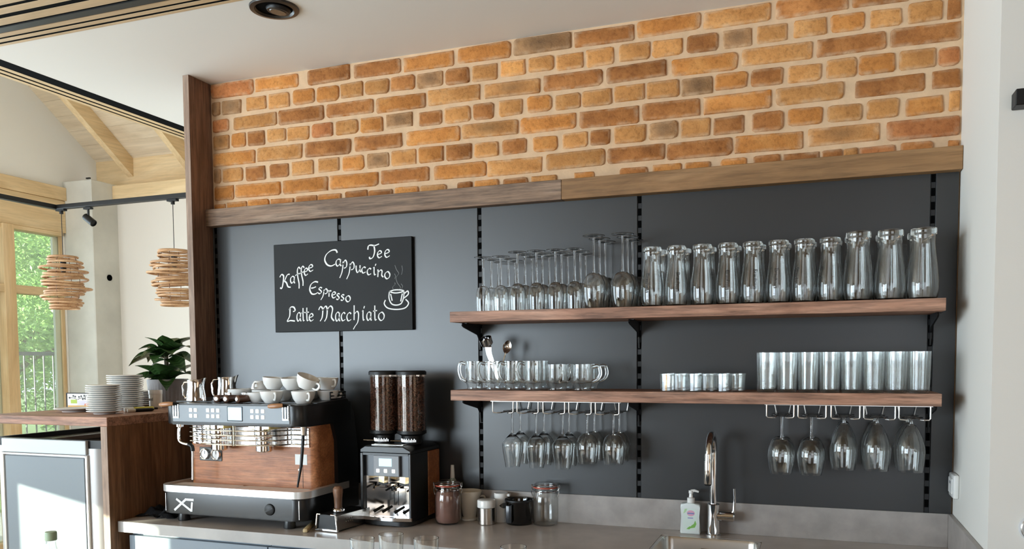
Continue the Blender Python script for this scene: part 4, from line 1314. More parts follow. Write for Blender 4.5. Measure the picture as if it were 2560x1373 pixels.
def stroke(mb, a, c, w_, y):
    a, c = Vector((a[0], 0, a[1])), Vector((c[0], 0, c[1]))
    d = (c - a).normalized()
    nn = Vector((-d.z, 0, d.x)) * w_ / 2
    mb.prism([((a + nn).x, (a + nn).z), ((c + nn).x, (c + nn).z), ((c - nn).x, (c - nn).z), ((a - nn).x, (a - nn).z)], y, y + 0.0008, 'xz')


for q_, (a, c) in enumerate((((0.072, 0.045), (0.126, 0.088)), ((0.122, 0.0875), (0.162, 0.0875)), ((0.082, 0.088), (0.150, 0.0465)), ((0.1505, 0.044), (0.1545, 0.079)))):
    stroke(lg, a, c, 0.0085, -0.0010 - 0.00012 * q_)
lg.build('badge', plain('badge_silver', (0.75, 0.75, 0.75), 0.35), em, 0)
kn = MB().lathe([(0, 0.006), (0.017, 0.006), (0.020, 0.004), (0.021, 0.0)], 28, (0.495, 0, 0.071), '-y').build('tray_knob', M['black'], em)
ks = MB()
stroke(ks, (0.479, 0.063), (0.511, 0.079), 0.006, -0.0075)
ks.build('knob_bar', M['railgrey'], kn, 0)
for x in (0.026, 0.612):  # thin bright strips draw the highlight along the rounded corners
    MB().tube([(x, 0.0075 if x < 0.3 else 0.0068, 0.040), (x, 0.0075 if x < 0.3 else 0.0068, 0.106)], 0.0016, 6).build('edge_trim', M['satin'], em)
# cup gallery on the top
gy = MB()
for z in (0.452, 0.464, 0.477):
    gy.tube([(0.46, 0.318, z), (0.612, 0.318, z), (0.622, 0.305, z), (0.622, 0.20, z)], 0.0024, 6)
for p in ((0.46, 0.318), (0.612, 0.318), (0.622, 0.20)):
    gy.tube([(p[0], p[1], 0.440), (p[0], p[1], 0.479)], 0.0026, 6)
gy.build('cup_gallery', M['black'], em)

TOPZ = 1.3425
# milk pitchers
def pitcher(label, x, y, rz, s):
    t = thing('milk_pitcher', label, 'pitcher', (x, y, TOPZ), rz, 'milk pitchers on the coffee machine')
    n = 28
    mb = MB()
    rings = []
    for (r, z) in ((0.0, 0.0), (0.040, 0.0), (0.043, 0.004), (0.041, 0.03), (0.036, 0.062), (0.036, 0.085), (0.0375, 0.098), (0.036, 0.098), (0.0345, 0.085), (0.0345, 0.06), (0.0, 0.05)):
        ring = []
        if r == 0:
            ring = [mb.bm.verts.new((0, 0, z * s))]
        else:
            for i in range(n):
                a = 2 * PI * i / n
                sp_k = max(0, math.cos(a)) ** 10 * (max(0, (z - 0.07)) / 0.028)
                ring.append(mb.bm.verts.new(((r + 0.013 * sp_k) * math.cos(a) * s, r * math.sin(a) * s, (z + 0.010 * sp_k) * s)))
        rings.append(ring)
    for a, c in zip(rings, rings[1:]):
        for i in range(n):
            j = (i + 1) % n
            if len(a) == 1:
                mb.bm.faces.new((a[0], c[j], c[i]))
            elif len(c) == 1:
                mb.bm.faces.new((a[i], a[j], c[0]))
            else:
                mb.bm.faces.new((a[i], a[j], c[j], c[i]))
    mb.build('jug', M['chrome'], t)
    MB().tube([(p[0] * s, 0, p[1] * s) for p in ((-0.035, 0.088), (-0.058, 0.086), (-0.067, 0.070), (-0.064, 0.030), (-0.055, 0.014), (-0.042, 0.020))], 0.0026, 8, flat=1.3).build('handle', M['chrome'], t)
    return t


pitcher('polished milk pitcher with its handle to the left on the machine', -2.214, -0.335, 0.15, 0.84)
pitcher('polished milk pitcher standing close to the dark upright', -2.150, -0.235, 0.3, 0.92)

# portafilters lying on the machine, wooden handles to the front
def portafilter(label, x, y, rz):
    t = thing('portafilter', label, 'portafilter', (x, y, TOPZ + 0.0145), rz, 'portafilters on the coffee machine')
    MB().lathe([(0, 0), (0.009, 0.0), (0.0135, 0.004), (0.0145, 0.03), (0.011, 0.07), (0.012, 0.085), (0, 0.085)], 18, axis='y').build('handle', plain('portafilter_wood', (0.13, 0.06, 0.035), 0.3), t)
    MB().lathe([(0.0, -0.0015), (0.006, -0.0015), (0.008, 0.0), (0.0085, 0.002)], 16, axis='y').build('end_cap', M['chrome'], t)
    MB().tube([(0, 0.085, 0), (0, 0.115, 0.0)], 0.006, 8).build('neck', M['chrome'], t)
    MB().lathe([(0.020, -0.014), (0.027, -0.010), (0.028, 0.014), (0.030, 0.014), (0.030, 0.018), (0.026, 0.018), (0.025, -0.006), (0, -0.008)], 24, (0, 0.140, 0)).build('basket', M['chrome'], t)
    return t


portafilter('leftmost wooden handled portafilter lying on the coffee machine', -2.062, -0.405, R(14))
portafilter('middle wooden handled portafilter lying on the coffee machine', -2.017, -0.41, R(2))
portafilter('wooden handled portafilter nearest the white cups', -1.962, -0.415, R(-14))

# cups
cup_prof = [(0, 0.002), (0.020, 0.002), (0.021, 0.0), (0.024, 0.0), (0.026, 0.004), (0.036, 0.022), (0.0405, 0.044), (0.0415, 0.054), (0.040, 0.0545), (0.0385, 0.044), (0.034, 0.024), (0.022, 0.007), (0, 0.006)]
cupA = thing('coffee_cup', 'x', 'cup', (0, 0, 0), 0, 'white cups on the coffee machine')
MB().lathe(cup_prof, 32).build('bowl', M['white'], cupA)
MB().tube(spline([(0.037, 0, 0.044), (0.052, 0, 0.046), (0.057, 0, 0.034), (0.050, 0, 0.018), (0.033, 0, 0.016)], 5), 0.0035, 8, flat=1.5).build('handle', M['white'], cupA)
S1 = 0.0400
CUPS = [  # x, y, level, handle azimuth, tilt deg, tilt axis, size, label
    (-1.842, -0.372, 0, -40, 0, 0, 1.0, 'white cup at the front edge of the machine top left of the steam lever'),
    (-1.705, -0.375, 0, -35, 0, 0, 1.02, 'white cup in the bottom layer at the right front of the machine top'),
    (-1.925, -0.345, 0, 200, 0, 0, 0.85, 'small white cup in the bottom layer beside the portafilters'),
    (-1.760, -0.290, 0, 120, 0, 0, 1.0, 'white cup in the bottom layer behind the front pair'),
    (-1.868, -0.272, 0, 90, 0, 0, 1.0, 'white cup in the middle of the bottom layer'),
    (-1.972, -0.250, 0, 90, 0, 0, 1.0, 'white cup in the bottom layer behind the portafilters'),
    (-1.700, -0.225, 0, 60, 0, 0, 0.95, 'white cup in the bottom layer near the cup gallery'),
    (-1.800, -0.195, 0, 90, 0, 0, 1.0, 'white cup at the back of the bottom layer'),
    (-1.712, -0.355, 1, -5, 24, 0, 1.0, 'white cup tipped sideways on top with its handle to the right'),
    (-1.690, -0.245, 1, -25, 0, 0, 1.0, 'white cup upright on top at the right with its handle showing'),
    (-1.800, -0.300, 1, 150, 6, 1, 1.0, 'white cup in the upper layer left of the tipped cup'),
    (-1.895, -0.290, 1, 100, 5, 0, 1.0, 'white cup leaning in the middle of the upper layer'),
    (-1.845, -0.215, 1, 120, 0, 0, 0.95, 'white cup in the upper layer at the back'),
    (-1.985, -0.255, 1, 80, 0, 0, 0.72, 'small white espresso cup upside down on the upper layer'),
    (-1.765, -0.205, 1, 60, 0, 0, 1.0, 'white cup in the upper layer behind the tipped cup'),
    (-2.075, -0.255, 0, 100, 0, 0, 1.05, 'wide white cup behind the portafilters left of the stack'),
    (-2.052, -0.185, 0, 100, 0, 0, 1.05, 'wide white cup at the back near the second pitcher')]
for i, (x, y, lv, az, tl_, ax, s_, lab) in enumerate(CUPS):
    z = TOPZ + lv * (S1 + 0.0055)
    rot = Matrix.Rotation(R(tl_), 3, 'X' if ax else 'Y') @ Matrix.Rotation(R(az), 3, 'Z')
    if tl_:
        z += 0.024 * math.sin(R(tl_))
    if 'upside down' in lab:
        rot = Matrix.Rotation(PI, 3, 'X') @ rot
        z += 0.0545 * s_ * 0.8
    if i == 0:
        cupA.location = (x, y, z)
        cupA.rotation_euler = rot.to_euler()
        cupA.scale = (s_, s_, s_ * 0.8)
        cupA['label'] = lab
    else:
        dup(cupA, (x, y, z), rot.to_euler(), lab, None, (s_, s_, s_ * 0.8))

# ================================================================== coffee grinder
gd = thing('coffee_grinder', 'black twin hopper coffee grinder with chrome niche and wood side', 'grinder', (-1.54, -0.272, 0.90))
GW, GD = 0.205, 0.235
gb = MB()
gb.box((0.0, 0.0, 0.018), (0.012, GD, 0.262), 0.002, 1)
gb.box((GW - 0.010, 0.0, 0.018), (GW, 0.138, 0.262), 0.002, 1)
gb.box((0.012, 0.12, 0.018), (GW - 0.010, GD, 0.262))
gb.box((0.012, 0.0, 0.254), (GW - 0.010, 0.13, 0.262))
gb.prism([(0.0, 0.262), (GW, 0.262), (GW, 0.272), (GW - 0.03, 0.287), (0.02, 0.287), (0.0, 0.275)], 0.0, GD, 'xz', 0.003, 1)
gb.prism(plan(0.0, -0.012, GW, GD, 0.05), 0.004, 0.018, 'xy')
gb.build('body', dk, gd)
MB().box((GW - 0.010, 0.139, 0.018), (GW + 0.001, GD, 0.258), 0.002, 1).build('side_panel', mw, gd)
MB().prism(arc(GW / 2, 0.30, 0.32, 251, 289, 10)[::-1] + [(0.004, 0.03), (GW - 0.004, 0.03)][::1], 0.021, 0.033, 'xy').build('drip_edge', M['chrome'], gd)
mir = plain('niche_steel', (0.80, 0.78, 0.76), 0.12, 1.0)
nc = MB().box((0.013, 0.105, 0.033), (GW - 0.011, 0.118, 0.180)).box((0.0125, 0.02, 0.033), (0.0145, 0.105, 0.176)).box((GW - 0.0125, 0.02, 0.033), (GW - 0.0105, 0.105, 0.176)).box((0.013, 0.01, 0.026), (GW - 0.011, 0.105, 0.034))
nc.build('niche_lining', mir, gd)
MB().box((0.013, 0.018, 0.176), (GW - 0.011, 0.110, 0.2535)).build('visor', plain('visor_slate', (0.10, 0.115, 0.135), 0.35), gd)
MB().box((0.052, 0.004, 0.178), (0.156, 0.018, 0.2535), 0.002, 1).build('control_panel', plain('grinder_panel', (0.24, 0.25, 0.265), 0.4), gd)
MB().box((0.075, 0.0025, 0.214), (0.128, 0.0045, 0.243), 0.001, 1).build('display', plain('screen_cyan', (0.45, 0.62, 0.68), 0.25, emit=(0.55, 0.78, 0.85), estr=0.6), gd)
for x in (0.071, 0.102, 0.134):
    inst('button', bt, gd, (x, 0.0035, 0.198))
for x in (0.062, 0.148):
    MB().prism([(x - 0.012, 0.150), (x + 0.010, 0.146), (x + 0.012, 0.182), (x - 0.010, 0.182)], 0.045, 0.075, 'xz').build('chute', plain('chute_gold', (0.80, 0.62, 0.36), 0.2, 1.0), gd)
    MB().prism([(x - 0.013, 0.143), (x + 0.010, 0.139), (x + 0.010, 0.147), (x - 0.012, 0.151)], 0.043, 0.077, 'xz').build('chute_lip', M['black'], gd)
    fk = MB()
    for s in (-1, 1):
        fk.tube([(x + s * 0.030, 0.095, 0.133), (x + s * 0.033, 0.05, 0.130), (x + s * 0.026, 0.03, 0.124)], 0.004, 8)
    fk.box((x - 0.036, 0.088, 0.122), (x + 0.036, 0.10, 0.140), 0.002, 1)
    fk.build('fork', M['chrome'], gd)
MB().lathe([(0, 0), (0.010, 0), (0.010, 0.016), (0, 0.016)], 14, (0.105, 0.06, 0.118)).build('sensor', M['black'], gd)
for x in (0.105, 0.122):
    MB().tube([(x, 0.06, 0.118), (x, 0.06, 0.066)], 0.0018, 6).build('sensor_rod', M['black'], gd)
for k, x in enumerate((0.055, 0.090, 0.140, 0.175)):
    MB().tube([(x - 0.014, 0.022, 0.045), (x + 0.012, 0.05, 0.063)], [0.006, 0.0045], 8).build('rest_peg', M['black'], gd)
hop = glass_mat('hopper_plastic', (0.95, 0.90, 0.86), 0.045)
bean = plain('coffee_bean', (0.13, 0.052, 0.028), 0.35, var=0.5, vscale=90)
rd = random.Random(8)
bean_t = bmesh.new()
bmesh.ops.create_icosphere(bean_t, subdivisions=1, radius=1.0)
bv = [v.co.copy() for v in bean_t.verts]
bf = [[v.index for v in f.verts] for f in bean_t.faces]
bean_t.free()
for hx in (0.040, 0.153):
    hr = 0.0535
    ht = MB().lathe([(0.036, 0.318), (hr - 0.004, 0.328), (hr, 0.335), (hr, 0.545), (hr - 0.0015, 0.545), (hr - 0.0015, 0.336)], 40, (hx, 0.112, 0)).build('hopper', hop, gd)
    MB().lathe([(hr - 0.001, 0.541), (hr + 0.0025, 0.541), (hr + 0.0025, 0.552), (hr - 0.002, 0.556), (0, 0.556)], 40, (hx, 0.112, 0)).build('lid', M['black'], ht)
    MB().lathe([(0.034, 0.286), (0.036, 0.288), (0.038, 0.318), (hr + 0.001, 0.326), (hr + 0.001, 0.337), (hr - 0.0005, 0.337)], 40, (hx, 0.112, 0)).build('collar', M['black'], ht)
    ring = MB()
    for q in range(14):
        a = -PI / 2 + (q - 6.5) * 0.13
        ring.box((hx + math.cos(a) * 0.0385 - 0.0012, 0.112 + math.sin(a) * 0.0385 - 0.001, 0.296), (hx + math.cos(a) * 0.0385 + 0.0012, 0.112 + math.sin(a) * 0.0385 + 0.001, 0.304 if q % 2 else 0.308))
    ring.build('grind_scale', M['satin'], ht)
    MB().tube([(hx - 0.03, 0.085, 0.298), (hx - 0.066, 0.070, 0.300)], [0.003, 0.0022], 8).build('shut_off_lever', M['chrome'], ht)
    vs_, fs = [], []
    MB().lathe([(0, 0.329), (hr - 0.006, 0.332), (hr - 0.0075, 0.530), (0, 0.532)], 24, (hx, 0.112, 0)).build('bean_core', plain('bean_core', (0.035, 0.016, 0.010), 0.6), ht)
    for q in range(1500):
        if q < 1250:
            a = rd.uniform(PI * 0.85, PI * 2.25)
            z = rd.uniform(0.334, 0.528)
            r_ = hr - rd.uniform(0.0055, 0.0075)
        else:
            a = rd.uniform(0, 2 * PI)
            z = 0.530
            r_ = (hr - 0.008) * math.sqrt(rd.random())
        rot = Matrix.Rotation(rd.uniform(0, PI), 3, 'X') @ Matrix.Rotation(rd.uniform(0, PI), 3, 'Z')
        c = Vector((hx + r_ * math.cos(a), 0.112 + r_ * math.sin(a), z))
        i0 = len(vs_)
        for v in bv:
            vs_.append(tuple(rot @ Vector((v.x * 0.0042, v.y * 0.0031, v.z * 0.0026)) + c))
        fs += [[i + i0 for i in f] for f in bf]
    me = bpy.data.meshes.new('coffee_beans')
    me.from_pydata(vs_, [], fs)
    me.shade_smooth()
    me.materials.append(bean)
    o = inst('coffee_beans', me, ht)
    o['kind'] = 'stuff'
MB().box((0.03, 0.03, 0.287), (0.16, 0.06, 0.290), 0.001, 1).build('top_strip', M['satin'], gd)
for x in (0.03, 0.17):
    for y in (0.02, 0.2):
        MB().lathe([(0.012, 0), (0.012, 0.006)], 12, (x, y, 0), capb=True).build('foot', M['black'], gd)

# ================================================================== small things on the worktop
kb = thing('knock_box', 'chrome edged black knock box in front of the grinder', 'knock box', (-1.585, -0.428, CT), R(-6))
k = MB()
pf = [(-0.045, 0.004), (0.045, 0.004), (0.040, 0.058), (-0.040, 0.058)]
k.prism(pf, 0.006, 0.19, 'xz')
k.build('box', M['black'], kb)
kf = MB()
kf.tube([(-0.040, 0.0, 0.060), (-0.025, 0.0, 0.060)], 0.003, 6).tube([(0.020, 0.0, 0.060), (0.040, 0.0, 0.060), (0.046, 0.0, 0.005)], 0.003, 6).tube([(-0.040, 0.0, 0.060), (-0.047, 0, 0.005)], 0.003, 6)
kf.box((-0.048, -0.003, 0.002), (0.048, 0.006, 0.010), 0.001, 1)
kf.build('frame', M['chrome'], kb)
sd = MB()
sd.prism([(0.0, 0.006), (0.19, 0.006), (0.19, 0.058), (0.0, 0.058)], 0.0445, 0.0455, 'yz')
for i in range(8):
    a = (0.05 + (i % 4) * 0.012, 0.030 + (i // 4) * 0.010)
    sd.ball((0.046, a[0] + 0.004 * (i // 4), a[1]), 0.0026, u=8, v=6)
sd.build('side_plate', plain('knock_steel', (0.35, 0.33, 0.31), 0.25, 1.0), kb)
for x in (-0.038, 0.038):
    MB().lathe([(0.004, 0.0), (0.004, 0.006)], 10, (x, 0.012, 0), capb=True).build('foot', M['black'], kb)
tp = thing('coffee_tamper', 'tamper with a turned wooden handle standing on the knock box', 'tamper', (-1.576, -0.365, CT + 0.0585))
MB().lathe([(0, 0), (0.0225, 0), (0.0235, 0.002), (0.0235, 0.010), (0.021, 0.014), (0.016, 0.016)], 28).build('base', M['chrome'], tp)
MB().lathe([(0.014, 0.016), (0.0135, 0.026), (0.0145, 0.050), (0.018, 0.072), (0.0175, 0.084), (0.011, 0.092), (0, 0.094)], 24).build('handle', wood('tamper_wood', (0.16, 0.075, 0.04), (0.24, 0.12, 0.07), (0.32, 0.17, 0.10), 2, 3, 0.4), tp)
br = thing('cleaning_brush', 'pale wooden brush handle lying beside the knock box', 'brush', (-1.644, -0.470, CT + 0.007), R(112))
MB().box((0.0, -0.008, -0.006), (0.15, 0.008, 0.007), 0.003, 2).build('handle', wood('brush_beech', (0.55, 0.40, 0.20), (0.66, 0.50, 0.27), (0.74, 0.58, 0.34), 0, 2, 0.5, streak=0.1), br)
MB().box((0.15, -0.009, -0.006), (0.18, 0.009, 0.010), 0.003, 1).build('bristles', M['black'], br)
# crumpled cloth
ck = MB()
rd = random.Random(3)
nx, ny = 22, 16
vv = []
for j in range(ny + 1):
    for i in range(nx + 1):
        u, v = i / nx * 2 - 1, j / ny * 2 - 1
        e = max(0, 1 - (u * u) ** 2 - (v * v) ** 2 * 0.8)
        h = 0.003 + e ** 0.5 * (0.018 + 0.010 * math.sin(u * 7 + v * 3) + 0.008 * math.sin(v * 9 - u * 4) + 0.006 * math.sin(u * 15 + 2))
        vv.append((u * 0.085 * (1 + 0.12 * math.sin(v * 5)), v * 0.075 * (1 + 0.15 * math.sin(u * 4)), max(0.0015, h)))
fsx = [(j * (nx + 1) + i, j * (nx + 1) + i + 1, (j + 1) * (nx + 1) + i + 1, (j + 1) * (nx + 1) + i) for j in range(ny) for i in range(nx)]
ck.faces(vv, fsx)
o = ck.build('dish_cloth', plain('black_cloth', (0.012, 0.012, 0.014), 0.9, spec=0.2, bmp=0.3, vscale=200), None, 60, (-2.352, -0.352, CT))
tag(o, 'crumpled black cloth lying between bar panel and coffee machine', 'cloth')


def clip_jar(label, x, y, s, fill=None, rz=0.0):
    t = thing('preserving_jar', label, 'jar', (x, y, CT), rz, 'swing top jars on the worktop')
    r = 0.0455
    MB().lathe([(p[0] * s, p[1] * s) for p in ((0, 0.0), (0.034, 0.0), (0.041, 0.004), (r, 0.018), (r, 0.092), (0.043, 0.108), (0.038, 0.120), (0.039, 0.130), (0.0375, 0.130), (0.0365, 0.120), (0.0415, 0.107), (0.0435, 0.092), (0.0435, 0.018), (0.036, 0.006), (0, 0.005))], 36).build('jar', M['thinglass'], t)
    if fill:
        MB().lathe([(p[0] * s, p[1] * s) for p in ((0, 0.0055), (0.036, 0.0065), (0.0432, 0.018), (0.0432, 0.092), (0.041, 0.106), (0.037, 0.114), (0, 0.117))], 32).build('contents', fill, t)
    MB().lathe([(p[0] * s, p[1] * s) for p in ((0.0355, 0.1305), (0.0425, 0.131), (0.0425, 0.1345), (0.0355, 0.135))], 36).build('rubber_ring', plain('rubber_red', (0.52, 0.10, 0.055), 0.45), t)
    MB().lathe([(p[0] * s, p[1] * s) for p in ((0, 0.135), (0.041, 0.1355), (0.0425, 0.139), (0.040, 0.146), (0.034, 0.148), (0.032, 0.1455), (0, 0.1445))], 36).build('lid', M['thinglass'], t)
    wb = MB()
    wb.tube([(r * s * 0.92 * math.cos(2 * PI * i / 32), r * s * 0.92 * math.sin(2 * PI * i / 32), 0.119 * s) for i in range(32)], 0.0015, 6, closed=True)
    wb.tube([(0.045 * s * math.cos(2 * PI * i / 32), 0.045 * s * math.sin(2 * PI * i / 32), 0.138 * s) for i in range(32)], 0.0015, 6, closed=True)
    for sg in (-1, 1):
        wb.tube([(sg * 0.041 * s, 0.004, 0.119 * s), (sg * 0.049 * s, 0.004, 0.128 * s), (sg * 0.0495 * s, 0, 0.142 * s), (sg * 0.045 * s, -0.004, 0.139 * s), (sg * 0.0485 * s, -0.004, 0.115 * s), (sg * 0.045 * s, 0, 0.100 * s)], 0.0016, 6)
    wb.build('wire_clip', M['chrome'], t)
    return t


cocoa = plain('cocoa_powder', (0.22, 0.105, 0.078), 0.8, var=0.1, vscale=40)
clip_jar('swing top jar filled with brown cocoa powder beside the grinder', -1.243, -0.162, 1.06, cocoa, R(15))
clip_jar('empty swing top glass jar with a red rubber ring', -0.900, -0.072, 1.03, None, R(8))

dp = thing('coffee_dripper', 'cream porcelain conical dripper behind the cocoa jar', 'dripper', (-1.197, -0.072, CT))
MB().lathe([(0, 0), (0.028, 0), (0.030, 0.002), (0.029, 0.008), (0.024, 0.012), (0.026, 0.020), (0.040, 0.085), (0.047, 0.105), (0.048, 0.108), (0.046, 0.110), (0.042, 0.104), (0.024, 0.022), (0, 0.016)], 36).build('cone', M['cream'], dp)
MB().tube(spline([(0.030, 0.02, 0.085), (0.045, 0.035, 0.085), (0.046, 0.036, 0.060), (0.028, 0.02, 0.045)], 4), 0.004, 8).build('handle', M['cream'], dp)
pk = thing('brush_bottle', 'slim white spout bottle behind the cocoa jar', 'bottle', (-1.272, -0.055, CT))
MB().lathe([(0, 0), (0.026, 0), (0.028, 0.004), (0.028, 0.10), (0.022, 0.125), (0.009, 0.150), (0.008, 0.152)], 24).build('body', plain('pale_green_plastic', (0.42, 0.50, 0.46), 0.4), pk)
MB().lathe([(0.008, 0.150), (0.009, 0.152), (0.0065, 0.200), (0, 0.201)], 16).build('spout', M['white'], pk)
tn = thing('sugar_shaker', 'small brushed steel canister with a white lid', 'canister', (-1.108, -0.122, CT))
MB().lathe([(0, 0), (0.031, 0), (0.0325, 0.002), (0.0325, 0.060), (0.031, 0.061)], 36).build('can', plain('can_steel', (0.66, 0.62, 0.57), 0.22, 1.0), tn)
MB().lathe([(0.0325, 0.061), (0.0335, 0.062), (0.0335, 0.084), (0.032, 0.088), (0.026, 0.090), (0, 0.089)], 36).build('lid', M['white'], tn)
wc = thing('powder_tin', 'narrow white tin with a dark printed mark behind the steel canister', 'tin', (-1.074, -0.062, CT))
MB().lathe([(0, 0), (0.025, 0), (0.026, 0.002), (0.026, 0.092), (0.0265, 0.093), (0.0265, 0.104), (0.025, 0.106), (0, 0.106)], 32).build('tin', M['white'], wc)
pr = MB()
for q in range(9):
    a = R(-80 + q * 8)
    h = 0.010 * math.sin(PI * (q + 0.5) / 9)
    pr.box((0.0255 * math.cos(a) - 0.0018, 0.0255 * math.sin(a) - 0.001, 0.062 - h), (0.0255 * math.cos(a) + 0.0018, 0.0255 * math.sin(a) - 0.0002, 0.062 + h))
pr.build('printed_mark', M['railgrey'], wc)
MB().box((0.020, -0.008, 0.094), (0.036, 0.008, 0.104), 0.002, 1).build('tab', M['white'], wc)
pj_ = thing('measuring_jug', 'smoky black plastic jug with a square handle', 'jug', (-0.998, -0.080, CT))
smoke = glass_mat('smoky_plastic', (0.20, 0.21, 0.23), 0.08)
MB().lathe([(0, 0.0), (0.044, 0), (0.047, 0.004), (0.050, 0.085), (0.051, 0.088), (0.049, 0.088), (0.047, 0.082), (0.0445, 0.006), (0, 0.004)], 36).build('jug', smoke, pj_)
MB().lathe([(0.0495, 0.083), (0.0515, 0.084), (0.0515, 0.0895), (0.0490, 0.0895)], 36).build('rim', M['black'], pj_)
MB().box((-0.030, -0.058, 0.010), (-0.008, -0.046, 0.074), 0.003, 2).build('handle', plain('smoke_handle', (0.03, 0.033, 0.038), 0.2), pj_)

# ================================================================== shelves
SHX0, SHX1, SHY = -1.190, 0.347, -0.245
UZ, LZ = 1.661, 1.389


def shelf(label, z, x1):
    t = thing('wall_shelf', label, 'shelf', (0, 0, 0), 0, 'walnut wall shelves')
    MB().box((SHX0, SHY, z - 0.036), (x1, -0.014, z), 0.001, 1).build('shelf_board', M['walnut_x'], t)
    for rx in (RAILS[2], RAILS[3], RAILS[4]):
        MB().prism([(-0.012, z - 0.036), (-0.175, z - 0.036), (-0.18, z - 0.046), (-0.165, z - 0.052), (-0.04, z - 0.075), (-0.022, z - 0.092), (-0.016, z - 0.130), (-0.012, z - 0.130)], rx - 0.0025, rx + 0.0025, 'yz').build('bracket', M['black'], t)
        lug = MB()
        for y in (-0.16, -0.04):
            lug.box((rx + 0.0025, y - 0.01, z - 0.0385), (rx + 0.014, y + 0.01, z - 0.036)).lathe([(0, -0.0015), (0.003, -0.001), (0.0035, 0)], 8, (rx + 0.009, y, z - 0.0385))
        lug.build('bracket_lug', M['railgrey'], t)
    return t


shelf('upper walnut wall shelf carrying wine glasses and carafes', UZ, SHX1)
shelf('lower walnut wall shelf carrying mugs and tumblers', LZ, 0.342)


# ------------------------------------------------------------------ glassware meshes
def glass_thing(name, cat, group, body, extra=None, mat=None):
    t = thing(name, 'x', cat, (0, 0, 0), 0, group)
    for nm, prof, n in body:
        MB().lathe(prof, n).build(nm, mat or M['solidglass'], t, 50)
    return t


def stemware(name, group, h, foot, stem_h, bowl):
    """bowl: list of (r, z above bowl base); stands upright with its foot on z=0"""
    zb = stem_h
    outer = [(max(r, 0.0), zb + z) for r, z in bowl]
    inner = [(max(r - 0.0011, 0.0), zb + z + (0.003 if i == 0 else 0)) for i, (r, z) in enumerate(bowl)][::-1]
    inner[-1] = (0.0, zb + bowl[0][1] + 0.006)
    body = [('bowl', [(0.0, zb - 0.001)] + outer + inner, 32),
            ('stem', [(0.0045, 0.006), (0.0036, 0.02), (0.0033, zb * 0.5), (0.0038, zb - 0.012), (0.0052, zb - 0.002), (0.0048, zb + 0.001)], 12),
            ('foot', [(0, 0.0008), (foot * 0.93, 0.0004), (foot - 0.0012, 0.0), (foot - 0.0003, 0.0004), (foot, 0.0013), (foot - 0.0004, 0.0022), (foot - 0.0014, 0.0026), (foot * 0.9, 0.0021), (foot * 0.5, 0.0036), (0.0055, 0.0065), (0.0, 0.0066)], 36)]
    return glass_thing(name, 'glass', group, body)


used = {}


def put(proto, loc, rot, label, scl=None):
    if proto not in used:
        used[proto] = 1
        proto.location = loc
        proto.rotation_euler = rot
        if scl:
            proto.scale = scl
        proto['label'] = label
        return proto
    return dup(proto, loc, rot, label, None, scl)


def rz():
    return random.uniform(0, 6.28)


# upper shelf: small stemmed glasses upside down in six columns, three deep
bowlS = [(0.006, 0.0), (0.014, 0.003), (0.021, 0.010), (0.0255, 0.024), (0.027, 0.045), (0.0262, 0.07), (0.0250, 0.088)]
gs1 = stemware('small_wine_glass', 'small upturned wine glasses on the upper shelf', 0.187, 0.031, 0.099, bowlS)
gs2 = stemware('wine_glass', 'upturned wine glasses on the upper shelf', 0.199, 0.032, 0.107, [(r * 1.03, z * 1.045) for r, z in bowlS])
ROWN = ['front row', 'middle row', 'back row']
for ci, x in enumerate((-1.080, -1.013, -0.952, -0.886, -0.817, -0.752)):
    for rj, y in enumerate((-0.205, -0.133, -0.061)):
        pz = gs1 if ci < 2 else gs2
        H = 0.187 if ci < 2 else 0.107 + 0.088 * 1.045
        nm = 'upturned %s wine glass, %s column from the shelf end, %s' % ('small' if ci < 2 else 'tall', ORD[ci], ROWN[rj])
        put(pz, (x + random.uniform(-.002, .002), y, UZ + H + 0.0002), (PI, 0, rz()), nm)
bowlL = [(0.007, 0.0), (0.018, 0.003), (0.029, 0.013), (0.0365, 0.031), (0.0385, 0.052), (0.0365, 0.080), (0.0325, 0.105), (0.0300, 0.117)]
gl = stemware('large_wine_glass', 'large upturned wine glasses beside the carafes', 0.24, 0.037, 0.122, bowlL)
for ci, (x, ys) in enumerate(((-0.686, (-0.206, -0.1285, -0.051)), (-0.590, (-0.206, -0.1285, -0.051)))):
    for rj, y in enumerate(ys):
        put(gl, (x, y, UZ + 0.239), (PI, 0, rz()), 'large balloon wine glass upturned, %s, %s' % (('beside the tall wine glasses', 'beside the printed carafes')[ci], ROWN[rj]))

# carafes
def carafe(name, group, prof, lip):
    inner = [(r - 0.0018, max(z, 0.005)) for r, z in prof[::-1]]
    body = [('bottle', [(0, 0.001)] + prof + inner + [(0, 0.005)], 36), ('rim', lip, 36)]
    return glass_thing(name, 'carafe', group, body)


cs = carafe('small_carafe', 'small printed carafes on the upper shelf', [(0.031, 0.0), (0.0335, 0.004), (0.0355, 0.03), (0.0362, 0.055), (0.0345, 0.080), (0.0308, 0.105), (0.0278, 0.130), (0.0270, 0.150), (0.0276, 0.170), (0.0286, 0.188)],
            [(0.0283, 0.174), (0.0298, 0.176), (0.0301, 0.184), (0.0293, 0.189), (0.0278, 0.190)])
cl = carafe('large_carafe', 'large plain carafes on the upper shelf', [(0.037, 0.0), (0.040, 0.004), (0.0425, 0.03), (0.0425, 0.055), (0.0385, 0.095), (0.0335, 0.135), (0.0308, 0.162), (0.0315, 0.182), (0.0335, 0.202)],
            [(0.0330, 0.184), (0.0348, 0.187), (0.0352, 0.197), (0.0342, 0.203), (0.0325, 0.204)])
CX = (-0.495, -0.417, -0.336, -0.258, -0.183, -0.107, -0.033, 0.040)
txt = bpy.data.curves.new('print', 'FONT')
txt.body = 'Brauhaus'
txt.size = 0.0170
txt.extrude = 0.0
txt.align_x = 'CENTER'
txt.align_y = 'CENTER'
tob = bpy.data.objects.new('print', txt)
COL.objects.link(tob)
